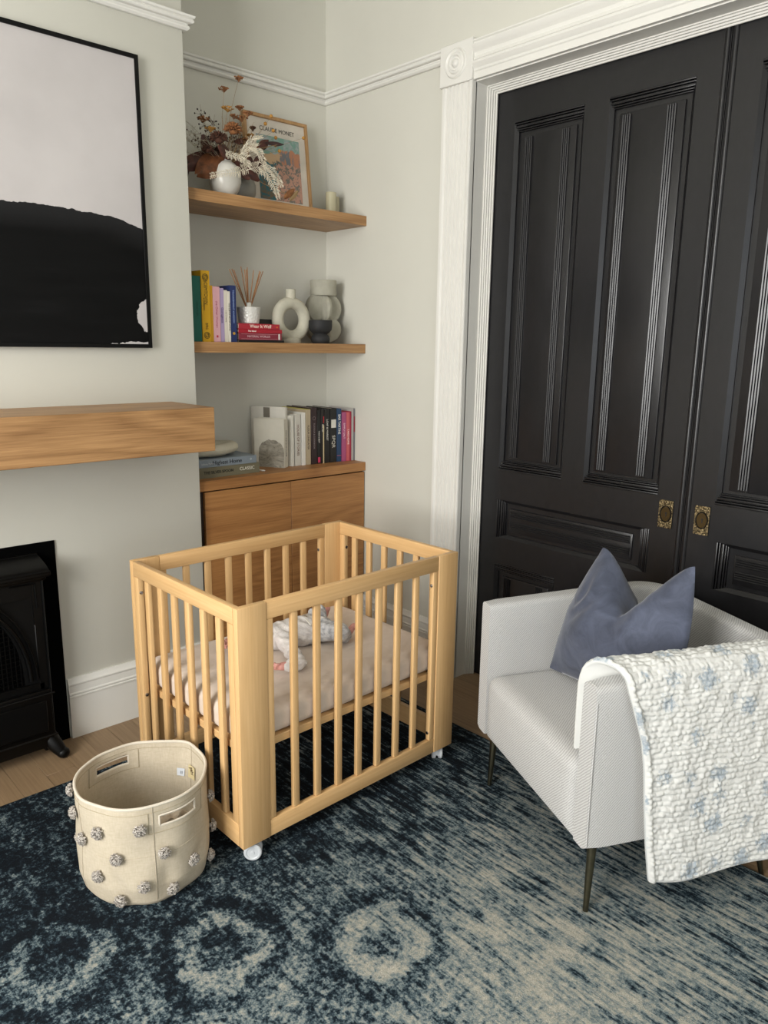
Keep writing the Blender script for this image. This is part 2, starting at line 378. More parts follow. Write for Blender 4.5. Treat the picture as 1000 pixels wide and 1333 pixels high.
# ------------------------------------------------------------ rug
def rug_mat():
    t=NT('rug_pile'); v=t.coord((1,1,1))
    st=t.coord((1,.10,1)); s1=t.noise(st,80,6,.72); s2=t.noise(v,62,8,.82); s3=t.noise(t.coord((1,.5,1)),14,5,.6)
    # ring / scroll motif: distorted distance fields to medallion centres
    ds=t.n('ShaderNodeVectorMath',operation='ADD'); nn=t.n('ShaderNodeTexNoise'); nn.inputs['Scale'].default_value=6.5; nn.inputs['Detail'].default_value=7; nn.inputs['Roughness'].default_value=.72; t.l(v,nn.inputs['Vector'])
    sc=t.n('ShaderNodeVectorMath',operation='MULTIPLY_ADD'); sc.inputs[1].default_value=(.19,.19,0); sc.inputs[2].default_value=(-.095,-.095,0); t.l(nn.outputs['Color'],sc.inputs[0]); t.l(v,ds.inputs[0]); t.l(sc.outputs[0],ds.inputs[1])
    sp=t.n('ShaderNodeSeparateXYZ'); t.l(v,sp.inputs[0])
    motif=None
    for px_,py_,am in ((-1.334,-1.898,1.1),(-1.655,-1.661,1.1),(-1.976,-1.424,1),(-1.013,-2.135,.35),(-1.60,-2.24,1),(-1.92,-2.00,1),(-2.24,-1.77,.8),(-2.55,-2.4,1),(-2.2,-2.6,1),(-1.05,-1.50,.6),(-.85,-1.1,.5)):
        di=t.n('ShaderNodeVectorMath',operation='DISTANCE'); t.l(ds.outputs[0],di.inputs[0]); di.inputs[1].default_value=(px_,py_,.0)
        prof=t.ramp(di.outputs['Value'],[(0,g4(.30)),(.055,g4(.28)),(.085,g4(.88)),(.112,g4(.88)),(.138,g4(.12)),(.165,g4(.15)),(.20,g4(.5))])
        term=t.math('MULTIPLY',t.math('SUBTRACT',prof,.5),am); motif=term if motif is None else t.math('ADD',motif,term)
    # woven lay-out: dark field near the hearth side, pale field in the middle toward the chair
    gy=t.n('ShaderNodeMapRange'); t.l(sp.outputs['Y'],gy.inputs[0]); gy.inputs[1].default_value=-1.25; gy.inputs[2].default_value=-1.85; gy.inputs[3].default_value=-.12; gy.inputs[4].default_value=.06
    pale=t.n('ShaderNodeVectorMath',operation='DISTANCE'); t.l(v,pale.inputs[0]); pale.inputs[1].default_value=(-1.08,-2.30,0)
    pl=t.n('ShaderNodeMapRange'); t.l(pale.outputs['Value'],pl.inputs[0]); pl.inputs[1].default_value=.08; pl.inputs[2].default_value=.50; pl.inputs[3].default_value=.12; pl.inputs[4].default_value=0
    k=lambda x,a:t.math('MULTIPLY',t.math('SUBTRACT',x,.5),a)
    strk=t.n('ShaderNodeMapRange'); t.l(sp.outputs['X'],strk.inputs[0]); strk.inputs[1].default_value=-1.55; strk.inputs[2].default_value=-.9; strk.inputs[3].default_value=.35; strk.inputs[4].default_value=1.35
    blot=t.n('ShaderNodeMapRange'); t.l(sp.outputs['X'],blot.inputs[0]); blot.inputs[1].default_value=-1.55; blot.inputs[2].default_value=-.9; blot.inputs[3].default_value=1.6; blot.inputs[4].default_value=.95
    f=t.math('ADD',t.math('MULTIPLY',k(s1,1),strk.outputs[0]),t.math('MULTIPLY',k(s2,1),blot.outputs[0])); f=t.math('ADD',f,k(s3,.45)); f=t.math('ADD',f,t.math('MULTIPLY',motif,.25))
    f=t.math('ADD',f,gy.outputs[0]); f=t.math('ADD',f,pl.outputs[0]); f=t.math('ADD',f,.5)
    c=t.ramp(f,[(.32,hx('#14191f')),(.42,hx('#1e2932')),(.475,hx('#33434d')),(.53,hx('#5c6c73')),(.61,hx('#838e8e')),(.73,hx('#a8a69b')),(.88,hx('#bdb8ab'))])
    fine=t.noise(v,420,2,.7); c=t.mix(t.math('MULTIPLY',fine,.9),c,t.ramp(fine,[(.35,g4(.02)),(.65,g4(1.0))]),'SOFT_LIGHT')
    t.color(c); t.bump(t.math('ADD',fine,t.math('MULTIPLY',s2,.8)),.9,.004); return t.fin(.95,**{'Specular IOR Level':.1})
rug=MB().box((-3.5,-3.5,.0005),(-.34,-.651,.010),.004,2).build('rug',rug_mat()); tag(rug,'navy, teal and beige distressed patterned rug covering the oak floor','rug')

# ------------------------------------------------------------ mantel, painting, fireplace
m=MB().box((-2.86,-.66,1.112),(-1.045,YC,1.272),.0015,1).build('mantel_shelf',M_oak); tag(m,'thick floating oak mantel beam on chimney wall above black fireplace','mantel')
art=thing('framed_painting','large landscape abstract painting, black brushwork on off-white in thin black frame','painting',(-1.95,YC,1.98))
aw,ah=.822,.502
def art_mat():
    t=NT('abstract_paint'); v=t.coord(); sp=t.n('ShaderNodeSeparateXYZ'); t.l(v,sp.inputs[0]); X,Z=sp.outputs['X'],sp.outputs['Z']
    n=t.noise(v,7,5,.6); n2=t.noise(v,40,3,.6)
    edge=t.math('ADD',t.math('ADD',-.062,t.math('MULTIPLY',t.math('POWER',t.math('MAXIMUM',t.math('ADD',X,-.58),0),2),-.9)),t.math('ADD',t.math('MULTIPLY',n,.035),t.math('MULTIPLY',n2,.012)))
    dark=t.math('LESS_THAN',Z,edge)
    # white notches at lower right
    def blob(cx,cz,rx,rz,k):
        a=t.math('DIVIDE',t.math('SUBTRACT',X,cx),rx); b_=t.math('DIVIDE',t.math('SUBTRACT',Z,cz),rz)
        d=t.math('ADD',t.math('ADD',t.math('MULTIPLY',a,a),t.math('MULTIPLY',b_,b_)),t.math('MULTIPLY',t.math('SUBTRACT',n2,.5),k)); return t.math('LESS_THAN',d,1)
    w1=blob(.815,-.385,.045,.055,1.3); w2=blob(.83,-.355,.035,.04,1); w3=blob(.77,-.50,.12,.020,1.6)
    wh=t.math('MAXIMUM',t.math('MAXIMUM',w1,w2),w3); dark=t.math('MULTIPLY',dark,t.math('SUBTRACT',1,wh))
    vs=t.coord((.6,1,5)); streak=t.noise(vs,5,4,.6)
    blk=t.ramp(streak,[(.35,hx('#040404')),(.6,hx('#080808')),(.8,hx('#111112'))])
    grad=t.n('ShaderNodeMapRange'); t.l(t.math('SUBTRACT',edge,Z),grad.inputs[0]); grad.inputs[1].default_value=0; grad.inputs[2].default_value=.08; grad.inputs[3].default_value=.55; grad.inputs[4].default_value=0
    blk=t.mix(grad.outputs[0],blk,hx('#2c2c2d'))
    whc=t.ramp(t.noise(v,3,4),[(.3,hx('#b3aeac')),(.7,hx('#beb9b7'))])
    t.color(t.mix(dark,whc,blk)); return t.fin(.7,**{'Specular IOR Level':.15})
MB().box((-aw+.012,-.024,-ah+.012),(aw-.012,-.012,ah-.012)).build('canvas',art_mat(),art)
b=MB()
for s in (-1,1):
    b.box((s*aw-(.014 if s>0 else 0),-.03,-ah),(s*aw+(0 if s>0 else .014),0,ah),.001,1)
    b.box((-aw+.014,-.03,s*ah-(.014 if s>0 else 0)),(aw-.014,0,s*ah+(0 if s>0 else .014)),.001,1)
b.build('frame',M_frame,art)
fp=thing('fireplace_insert','black cast iron arched fireplace with flat black surround below the oak mantel','fireplace',(-1.95,YC,0))
# local coords: x relative to centre, y negative toward room
MB().box((-.413,-.006,0),(-.335,0,.789)).box((.335,-.006,0),(.413,0,.789)).box((-.335,-.006,.70),(.335,0,.789)).build('surround',M_ironp,fp)
# arched front plate
def arch_plate():
    b=MB(); t=b.bm; hw,z0_,z1_,cz,r=.31,.03,.70,.30,.245; N=24
    inner=[(-r,.30)]+[(-r*math.cos(PI*i/N),cz+ .02+ .33*math.sin(PI*i/N)) for i in range(0,N+1)]+[(r,.30)]
    outer=[]
    for (x,z) in inner:
        a=math.atan2(z-.36,x); c,s_=math.cos(a),math.sin(a)
        k=min(hw/abs(c) if abs(c)>1e-6 else 9,(z1_-.36)/s_ if s_>1e-6 else 9,(.36-z0_)/-s_ if s_<-1e-6 else 9); outer.append((c*k,.36+s_*k))
    outer[0]=(-hw,.30); outer[-1]=(hw,.30)
    # ensure corners
    for y in (-.10,):
        I=[t.verts.new((x,y+.012,z)) for x,z in inner]; O=[t.verts.new((x,y,z)) for x,z in outer]; I2=[t.verts.new((x,y+.05,z)) for x,z in inner]
        for i in range(len(I)-1):
            t.faces.new((O[i],O[i+1],I[i+1],I[i])); t.faces.new((I[i],I[i+1],I2[i+1],I2[i]))
    for s in (-1,1): b.box((s*hw-.02,-.102,.52),(s*hw+.02,-.09,.70)); 
    return b
ap=arch_plate(); ap.box((-.328,-.10,.03),(-.29,0,.70),.003,1).box((.29,-.10,.03),(.328,0,.70),.003,1).box((-.31,-.10,.62),(.31,-.05,.70)).box((-.31,-.10,.05),(.31,-.04,.30),.003,1)
ap.build('front_plate',M_iron,fp)
MB().tube([(-.262*math.cos(PI*i/24),-.106,.318+.338*math.sin(PI*i/24)) for i in range(25)],.008,8).tube([(-.285*math.cos(PI*i/24),-.103,.318+.365*math.sin(PI*i/24)) for i in range(25)],.004,6).build('arch_moulding',M_iron,fp)
for s in (-1,1):
    MB().tube([(s*.30,-.104,.67),(s*.22,-.104,.672)],.003,6).tube([(s*.30,-.104,.67),(s*.302,-.104,.58)],.003,6).tube([(s*.325,-.104,.06),(s*.325,-.104,.69)],.004,6).build('spandrel_bead',M_iron,fp)
# mesh screen of vertical ribs
b=MB()
for k in range(34):
    x_=-.25+k*.0152; hh=.318+.325*math.sqrt(max(0,1-(x_/.256)**2)); b.tube([(x_,-.082,.30),(x_,-.082,hh)],.0022,4)
for k in range(20):
    z_=.31+k*.0165; wv=.25*math.sqrt(max(0,1-((z_-.318)/.325)**2)) if z_>.318 else .25
    if wv>.02: b.tube([(-wv,-.08,z_),(wv,-.08,z_)],.0012,4)
o=b.build('mesh_screen',M_iron,fp)
MB().box((-.26,-.045,.28),(.26,-.04,.66)).build('firebox_back',M_ironp,fp)
# hood ledge
b=MB()
b.grid(lambda u,v:(-.345+.690*u, -.02-.115*math.sin(v*PI/2), .752-.040*v*v-.010*math.sin(v*PI)),40,10)
b.box((-.349,-.138,.697),(.349,-.02,.713),.005,2).tube([(-.347,-.136,.714),(.347,-.136,.714)],.0045,6)
b.box((-.345,-.02,.70),(.345,-.004,.755)).box((-.338,-.118,.68),(.338,-.02,.699),.006,2)
b.build('hood',M_iron,fp)
# lower apron, grille bars, feet
b=MB().box((-.322,-.118,.05),(.322,-.09,.275),.006,2).tube([(-.33,-.128,.262),(.33,-.128,.262)],.004,6).tube([(-.33,-.128,.10),(.33,-.128,.10)],.004,6)
b.box((-.30,-.130,.12),(.30,-.124,.24),.003,1); b.build('apron',M_iron,fp)
for s in (-1,1):
    MB().tube([(s*.300,-.07,.10),(s*.312,-.095,.07),(s*.325,-.115,.045),(s*.338,-.13,.022)],[.030,.030,.026,.020],12).ball((s*.341,-.133,.021),.021,2,(1.1,1,1)).build('foot',M_iron,fp)

# ------------------------------------------------------------ shelves & cabinet
sh1=MB().box((XC+.001,-.303,2.0438),(-.0005,-.0005,2.0872),.001,1).build('floating_shelf',M_oak); tag(sh1,'upper floating oak shelf in alcove, holding dried flowers and framed print','shelf')
sh2=MB().box((XC+.001,-.303,1.4611),(-.0005,-.0005,1.5045),.001,1).build('floating_shelf',M_oak); tag(sh2,'lower floating oak shelf in alcove, holding colourful books and vases','shelf')
cab=thing('cabinet','low two-door oak cabinet filling the alcove behind the crib','cabinet',(-.468,-.15,0))
cab.location=(0,0,0)
CT=.9315
MB().box((-.934,-.312,.889),(-.001,-.001,CT),.001,1).build('top',M_oak2,cab)
MB().box((-.918,-.292,.07),(-.900,-.002,.889)).box((-.020,-.292,.07),(-.003,-.002,.889)).box((-.900,-.02,.07),(-.02,-.002,.889)).box((-.900,-.29,.07),(-.02,-.02,.088)).box((-.9,-.26,0),(-.02,-.25,.07)).build('body',mat('#2a1c10',.7),cab)
for xa,xb in ((-.899,-.4555),(-.4525,-.006)):
    MB().box((xa,-.309,.075),(xb,-.291,.883),.0008,1).build('door',M_oak2,cab)

# ------------------------------------------------------------ books
M_page=mat('#d9d3c4',.8,vary=.05,scale=200)
def book_up(x0,x1,yf,zb_,h,d,col,label,group,title=None,tcol='#ffffff',ts=.012,rot=0,lean=0,rough=.5,extra=None,ty=0,tw=1,pagec=None):
    w_=x1-x0; e=thing('book',label,'book',(x0,yf,zb_),rot,group)
    c=mat(col,rough,vary=.03); b=.0022
    MB().box((0,0,0),(w_,b,h),.0008,1).box((0,b,0),(b*.8,d,h)).box((w_-b*.8,b,0),(w_,d,h)).build('cover',c,e)
    MB().box((b*.8,b,.003),(w_-b*.8,d-.004,h-.003)).build('pages',pagec or M_page,e)
    if title:
        text('title',title,ts,mat(tcol,.5,vary=0),e,T((w_/2,-.0006,h/2+ty))@SPINE,wscale=tw)
    if extra: extra(e,w_,h,d)
    if lean: e.rotation_euler=(0,lean,rot)
    return e
G2='upright books on the lower shelf'; Z2=1.5045
def yellow_extra(e,w_,h,d):
    k=mat('#2a2410',.6)
    for zc in (h-.026,.026):
        for r_ in (.0125,.0075): MB().tube([(w_/2+r_*math.cos(a*PI/10),-.0005,zc+r_*math.sin(a*PI/10)) for a in range(20)],.0013,4,True).build('emblem',k,e)
    for zz in (h-.034,.018): MB().tube([(w_/2-.008,-.0005,zz),(w_/2+.008,-.0005,zz+.016)],.001,4).build('emblem',k,e)
    text('title','BFRG',.016,k,e,T((w_/2,-.0006,.062))@SPINE,.7)
    text('title','A COOKBOOK',.009,k,e,T((w_/2-.009,-.0006,h*.53))@SPINE,.8)
book_up(-.925,-.902,-.272,Z2,.297,.18,'#16302b','thin dark green book at the left end of lower shelf, mostly hidden by chimney edge',G2)
book_up(-.901,-.863,-.272,Z2,.258,.19,'#0f5a4c','teal green book beside the tall yellow book on lower shelf',G2,'ANOTHER',.0 and '' or '#0b4338',.012)
book_up(-.862,-.823,-.275,Z2,.281,.20,'#c99a17','tall yellow book with black circular emblems on its spine, lower shelf',G2,'SCEMTOWN','#2a2410',.021,extra=yellow_extra,ty=.055,tw=.8)
book_up(-.8225,-.809,-.272,Z2,.225,.17,'#b98a14','thin mustard yellow book between tall yellow and pale pink books',G2)
def pink_extra(e,w_,h,d): MB().box((w_/2-.004,-.001,.018),(w_/2+.004,0,.027),.001,1).build('emblem',mat('#b3263a',.6),e)
book_up(-.8085,-.776,-.272,Z2,.222,.17,'#c99a9f','pale pink book with a small red mark low on its spine',G2,'the Other Woman','#a85a6c',.014,extra=pink_extra)
book_up(-.7755,-.756,-.270,Z2,.217,.16,'#9d8cab','lavender purple paperback between pink and white books on lower shelf',G2,'Outrageous','#4f3d66',.013)
book_up(-.7555,-.739,-.270,Z2,.210,.16,'#c9c2b4','plain off-white paperback beside the lavender one on lower shelf',G2,'a year of reading','#7e786c',.007)
book_up(-.7385,-.727,-.272,Z2,.206,.16,'#cfc9bb','thin white book with bold black spine lettering next to navy book',G2,'THE SUBTLE ART OF LIVING','#151515',.009)
def navy_extra(e,w_,h,d): MB().lathe([(.006,0),(.006,.001),(0,.001)],14,T((w_/2,0,.036))@Matrix.Rotation(R(90),4,'X')).build('emblem',mat('#b0862f',.5),e)
book_up(-.7265,-.698,-.272,Z2,.231,.19,'#1b2a58','navy blue hardback with gold emblem, right end of the upright row',G2,'TRANSCENDENT KINGDOM','#8ea0c8',.0105,extra=navy_extra,ty=.03)
def book_flat(x0,x1,yf,z0_,h,d,col,label,group,title=None,tcol='#ffffff',ts=.012,tx=0,extra=None,rot=0,tw=1,pages_left=True):
    e=thing('book',label,'book',(x0,yf,z0_),rot,group); w_=x1-x0; b=.0022; c=mat(col,.5,vary=.03)
    MB().box((0,0,0),(w_,b,h),.0006,1).box((0,b,0),(w_,d,b*.8)).box((0,b,h-b*.8),(w_,d,h)).build('cover',c,e)
    MB().box((.003,b,b*.8),(w_-.003,d-.004,h-b*.8)).build('pages',M_page,e)
    if title: text('title',title,ts,mat(tcol,.5,vary=0),e,T((w_/2+tx,-.0006,h/2))@FACE_Y,tw)
    if extra: extra(e,w_,h,d)
    return e
G3='red and black books stacked flat under the diffuser'
z=Z2
book_flat(-.690,-.455,-.272,z,.0105,.16,'#0c0c0d','thin black book at the bottom of the flat stack on lower shelf',G3); z+=.0108
def mar_extra(e,w_,h,d):
    for zz in (.004,h-.004): MB().box((.012,-.001,zz-.0006),(w_-.022,0,zz+.0006)).build('rule_line',mat('#c08a90',.6),e)
    MB().box((w_-.018,-.001,.002),(w_-.010,0,h-.002)).build('spine_label',mat('#cfcac2',.6),e)
book_flat(-.688,-.467,-.270,z,.0285,.16,'#7a2433','maroon patterned book, second from bottom of the flat stack',G3,'MATERIAL WORLDS','#c9a0a4',.013,extra=mar_extra,tx=-.01); z+=.0288
book_flat(-.690,-.466,-.272,z,.0165,.15,'#9a1426','slim bright red book, second from top of the flat stack',G3,'The Island','#f0e8e0',.010,tx=-.045); z+=.0168
def wear_extra(e,w_,h,d): MB().ball((w_-.014,-.0003,h*.45),.004,1,(1,.2,1)).build('emblem',mat('#d0701e',.5),e)
book_flat(-.690,-.480,-.274,z,.0225,.15,'#9c2230','red book lettered Wear It Well on top of the flat stack',G3,'Wear It Well','#f2ded0',.020,tx=.005,extra=wear_extra); z+=.0228
# diffuser
M_white=mat('#c9c6bc',.25,vary=.02); 
dif=thing('reed_diffuser','white embossed reed diffuser with wooden reeds on top of red books','diffuser',(-.594,-.205,z))
t=NT('embossed_porcelain'); v=t.coord(); t.color(hx('#cdcbc4')); vo=t.n('ShaderNodeTexVoronoi'); vo.inputs['Scale'].default_value=95; t.l(v,vo.inputs['Vector']); t.bump(vo.outputs['Distance'],.7,.003); M_emb=t.fin(.22)
MB().lathe([(.040,0),(.044,.003),(.051,.066),(.052,.069),(.050,.071),(.016,.072),(.0155,.0725)],36).build('pot',M_emb,dif)
MB().lathe([(.013,.071),(.013,.088),(.0125,.090),(.009,.090),(.008,.072)],20).build('neck',M_white,dif)
M_reed=mat('#9a6a40',.7,vary=.15,scale=40)
for dx,dy,h_ in ((-.092,.0,.133),(-.082,-.02,.130),(-.070,.015,.137),(-.028,.01,.150),(-.012,-.015,.147),(.006,.02,.140),(.022,-.01,.128),(.038,.012,.139),(.058,-.012,.132),(.068,.01,.138),(.075,-.004,.136),(-.030,-.022,.135)):
    MB().tube([(-dx*.06,-dy*.1,.035),(dx,dy,.092+h_*.98)],.0019,6).build('reed',M_reed,dif)
# small black box
bx_=MB().box((-.520,-.175,z),(-.437,-.135,z+.024),.002,1).build('small_box',mat('#0d0d0e',.4)); tag(bx_,'small black box lying behind the diffuser on the red books','box')
bx_.location=(0,0,0)
# ring vase
M_cer=mat('#b5b1a0',.75,vary=.05,scale=30,bscale=140,bstr=.35)
rv=thing('ring_vase','cream ceramic ring-shaped vase with round hole, between red books and black vase','vase',(-.354,-.185,Z2))
b=MB()
def torus(u,v):
    a=2*PI*u; p=2*PI*v; Rm,Rz,r=.0755,.0745,.0275
    cx,cz=Rm*math.cos(a),Rz*math.sin(a); n=Vector((math.cos(a),0,math.sin(a)))
    return Vector((cx,0,cz+.1045))+n*(r*math.cos(p))+Vector((0,-1,0))*(r*1.0*math.sin(p))
b.grid(torus,48,25,True)
b.build('ring_body',M_cer,rv)
MB().lathe([(.020,.195),(.0225,.205),(.0215,.222),(.0225,.238),(.021,.240),(.018,.238),(.017,.2)],28).build('neck',M_cer,rv)
MB().lathe([(.050,0),(.052,.002),(.051,.020),(.040,.026),(.0,.027)],32,Matrix.Diagonal((1,.6,1,1))).build('foot',M_cer,rv)
# lobed vase
lv=thing('lobed_vase','tall grey-green ceramic vase of crossed discs at the corner of lower shelf','vase',(-.118,-.125,Z2))
M_lob=mat('#a09d8e',.8,vary=.06,scale=25,bscale=110,bstr=.4)
for zc in (.068,.165):
    b=MB()
    for a in (0,90):
        prof=[(0,-.022),(.070,-.022),(.086,-.018),(.0925,-.008),(.0925,.008),(.086,.018),(.070,.022),(0,.022)] if a==0 else [(0,-.020),(.055,-.020),(.075,-.012),(.080,0),(.075,.012),(.055,.020),(0,.020)]
        MM=T((0,0,zc))@Matrix.Rotation(R(a-14),4,'Z')@Matrix.Rotation(R(90),4,'X')@Matrix.Diagonal((1,.74 if zc<.1 else .88,1,1))
        b.lathe(prof,40,MM)
    b.build('lobe',M_lob,lv)
MB().lathe([(.060,.225),(.064,.235),(.062,.262),(.064,.292),(.062,.296),(.055,.294),(.054,.24)],32).build('neck',M_lob,lv)
# black hourglass vase
bv=MB().lathe([(0,0),(.036,0),(.042,.006),(.044,.022),(.041,.034),(.033,.041),(.032,.044),(.041,.050),(.052,.062),(.055,.078),(.055,.104),(.053,.106),(.050,.104),(.049,.080),(.036,.062),(.0,.058)],40,T((-.222,-.235,Z2)),cap=False).build('black_vase',mat('#1b1b1c',.7,bscale=150,bstr=.3)); tag(bv,'small matte black hourglass vase in front of the grey-green lobed vase','vase')

# ---------------------------------- top shelf
Z1=2.0872
pr=thing('framed_print','oak-framed art print of pink coastal cliffs leaning on alcove wall','print',(-.333,-.105,Z1)); pr.rotation_euler=(R(-6.5),0,R(-1))
fwid,fh=.171,.409
b=MB()
for s in (-1,1): b.box((s*fwid-(.014 if s>0 else 0),0,0),(s*fwid+(0 if s>0 else .014),.022,fh),.001,1)
b.box((-fwid+.014,0,0),(fwid-.014,.022,.014),.001,1).box((-fwid+.014,0,fh-.014),(fwid-.014,.022,fh),.001,1)
b.build('frame',M_oakz,pr)
MB().box((-fwid+.013,.010,.013),(fwid-.013,.014,fh-.013)).build('mat_board',mat('#c9c1b4',.8),pr)
def print_mat():
    t=NT('coast_print'); v=t.coord(); sp=t.n('ShaderNodeSeparateXYZ'); t.l(v,sp.inputs[0]); X,Z=sp.outputs['X'],sp.outputs['Z']
    n=t.noise(v,22,4,.6,1.2); n2=t.noise(v,60,3,.6,.8)
    wob=t.math('MULTIPLY',t.math('SUBTRACT',n,.5),.09)
    sky=t.mix(t.ramp(n,[(.45,g4(0)),(.6,g4(1))]),hx('#6f9487'),hx('#9a9fa0'))
    sand=t.mix(t.ramp(n2,[(.5,g4(0)),(.56,g4(1))]),hx('#b48a77'),hx('#6d6a62'))
    cliff=t.mix(t.ramp(t.noise(t.coord((1,1,.3)),70,3),[(.45,g4(0)),(.55,g4(1))]),hx('#b07a5d'),hx('#6b6f74'))
    sea=t.mix(t.ramp(n2,[(.45,g4(0)),(.6,g4(1))]),hx('#2f6068'),hx('#6b5a44'))
    c=sand
    c=t.mix(t.math('LESS_THAN',t.math('ADD',t.math('ADD',X,wob),t.math('MULTIPLY',Z,-.15)),-.035),c,sea)
    c=t.mix(t.math('GREATER_THAN',t.math('ADD',Z,wob),.215),c,t.mix(t.math('GREATER_THAN',t.math('ADD',X,wob),.01),hx('#b79a78'),cliff))
    c=t.mix(t.math('GREATER_THAN',t.math('ADD',Z,t.math('MULTIPLY',wob,.7)),t.math('ADD',.28,t.math('MULTIPLY',t.math('ABSOLUTE',t.math('SUBTRACT',X,.07)),-.3))),c,sky)
    t.color(c); return t.fin(.7)
MB().box((-.108,.009,.050),(.122,.0101,.325)).build('print_sheet',print_mat(),pr)
text('title','CLAUDE MONET',.026,mat('#4a463f',.7,vary=0),pr,T((.006,.0092,.352))@FACE_Y,.95)
def candle(x_,y_,r_,h_,label):
    e=thing('candle_jar',label,'candle',(x_,y_,Z1),0,'small candle jars beside the framed print')
    g=NT('candle_glass'); g.color(hx('#cfc8a8')); gm=g.fin(.15,**{'Transmission Weight':.35})
    MB().lathe([(r_,0),(r_,h_),(r_-.002,h_+.001),(r_-.003,h_-.002),(r_-.003,.004),(0,.004)],24,cap=False).build('glass',gm,e)
    MB().lathe([(0,.006),(r_-.0035,.006),(r_-.0035,h_*.82),(0,h_*.82)],20,cap=False).build('wax',mat('#c8bf94',.5),e)
candle(-.098,-.16,.025,.107,'taller pale candle jar right of the framed print'); candle(-.050,-.125,.024,.098,'shorter pale candle jar nearest the wall corner')
MB_v=MB().lathe([(0,0),(.030,0),(.036,.004),(.056,.030),(.066,.062),(.066,.090),(.057,.118),(.040,.134),(.030,.140),(.028,.150),(.031,.155),(.027,.154),(.024,.142),(.0,.12)],40,T((-.694,-.205,Z1)),cap=False)
wv=MB_v.build('white_vase',mat('#c7c4bb',.3,vary=.02)); tag(wv,'round white ceramic vase holding dried flowers on upper shelf','vase')
gv=MB().lathe([(0,0),(.045,0),(.060,.010),(.078,.045),(.080,.080),(.066,.115),(.045,.132),(.040,.150),(.035,.150),(.030,.13),(0,.12)],36,T((-.572,-.105,Z1)),cap=False).build('grey_vase',mat('#8f8d84',.5)); tag(gv,'rounded grey vase behind the white flower vase on upper shelf','vase')
# dried flowers
VX,VY,VZ=-.694,-.205,Z1+.145
df=thing('dried_flowers','arrangement of dried brown, orange and bleached white flowers in the white vase','flowers',(VX,VY,VZ))
M_stem=mat('#8d7450',.8); M_or=mat('#8a5a34',.85,vary=.2,scale=90); M_or2=mat('#a97a35',.85,vary=.2,scale=90); M_br=mat('#4a2a1a',.85,vary=.25,scale=90); M_dk=mat('#3a2622',.85,vary=.2)
M_leaf=mat('#4b261a',.6,vary=.25,scale=50); M_leafo=mat('#6f4122',.6,vary=.25,scale=50); M_bl=mat('#d6cdb8',.85,vary=.05)
P=lambda X,Y,Z_:Vector((X-VX,Y-VY,Z_-VZ))
def bend(a,b_,k=.03,n=7):
    a,b_=Vector(a),Vector(b_); sd=Vector((random.uniform(-k,k),random.uniform(-k,k),0)); return [a.lerp(b_,i/(n-1))+sd*math.sin(PI*i/(n-1)) for i in range(n)]
def stem(tip,r=.0012,k=.02): 
    pts=bend((random.uniform(-.012,.012),random.uniform(-.012,.012),-.03),tip,k); MB().tube(pts,[r*(1-.4*i/6) for i in range(7)],5).build('stem',M_stem,df); return pts
def umbel(tip,rad,m_):
    b=MB(); 
    for k in range(26):
        a=random.uniform(0,2*PI); q=rad*math.sqrt(random.random()); p=tip+Vector((q*math.cos(a),q*math.sin(a),random.uniform(-.3,.4)*rad*(1-q/rad)+.004))
        b.tube([tip+Vector((0,0,-.012)),p],.0006,3); b.ball(p,random.uniform(.003,.0055),1,(1,1,.8),.25)
    b.build('flower_head',m_,df)
def mum(tip,rad,m_):
    b=MB()
    for k in range(90):
        th=math.acos(random.uniform(-.3,1)); ph=random.uniform(0,2*PI); d=Vector((math.sin(th)*math.cos(ph),math.sin(th)*math.sin(ph),math.cos(th)*.8))
        b.tube([tip+d*rad*.25,tip+d*rad*.75+Vector((0,0,.003)),tip+d*rad*random.uniform(.9,1.05)],[.0022,.0028,.0006],4)
    b.ball(tip,rad*.5,2,(1,1,.8),.1); b.build('flower_head',m_,df)
for X,Z_,Y,rad,m_,kind in [(-.613,2.556,-.20,.019,M_or,'u'),(-.683,2.502,-.20,.023,M_or,'u'),(-.605,2.45,-.19,.018,M_or,'u'),(-.688,2.422,-.23,.025,M_or2,'u'),(-.61,2.405,-.21,.026,M_or,'u'),(-.795,2.365,-.22,.024,M_or,'u'),(-.630,2.375,-.18,.022,M_or,'u'),
    (-.690,2.335,-.27,.040,M_or,'m'),(-.757,2.29,-.27,.040,M_br,'m'),(-.72,2.26,-.19,.03,M_br,'m'),(-.58,2.33,-.2,.02,M_or,'u'),(-.66,2.37,-.22,.022,M_or,'u'),(-.60,2.42,-.24,.020,M_or,'u'),(-.64,2.41,-.2,.016,M_or,'u'),(-.56,2.35,-.2,.016,M_or2,'u'),(-.775,2.33,-.24,.018,M_or2,'u'),(-.65,2.30,-.25,.02,M_br,'m'),(-.79,2.25,-.24,.026,M_br,'m'),(-.55,2.38,-.2,.014,M_br,'u'),(-.562,2.30,-.22,.018,M_or,'u')]:
    tp=P(X,Y,Z_); stem(tp)
    (umbel if kind=='u' else mum)(tp,rad,m_)
# buds on wiry stems at right
for X,Z_ in ((-.47,2.44),(-.46,2.385),(-.448,2.36),(-.45,2.33),(-.30,2.385),(-.50,2.405),(-.43,2.31)):
    tp=P(X,-.22,Z_); stem(tp,.0008,.03); MB().ball(tp,.0075,2,(1,1,1),.12).build('bud',M_or2,df)
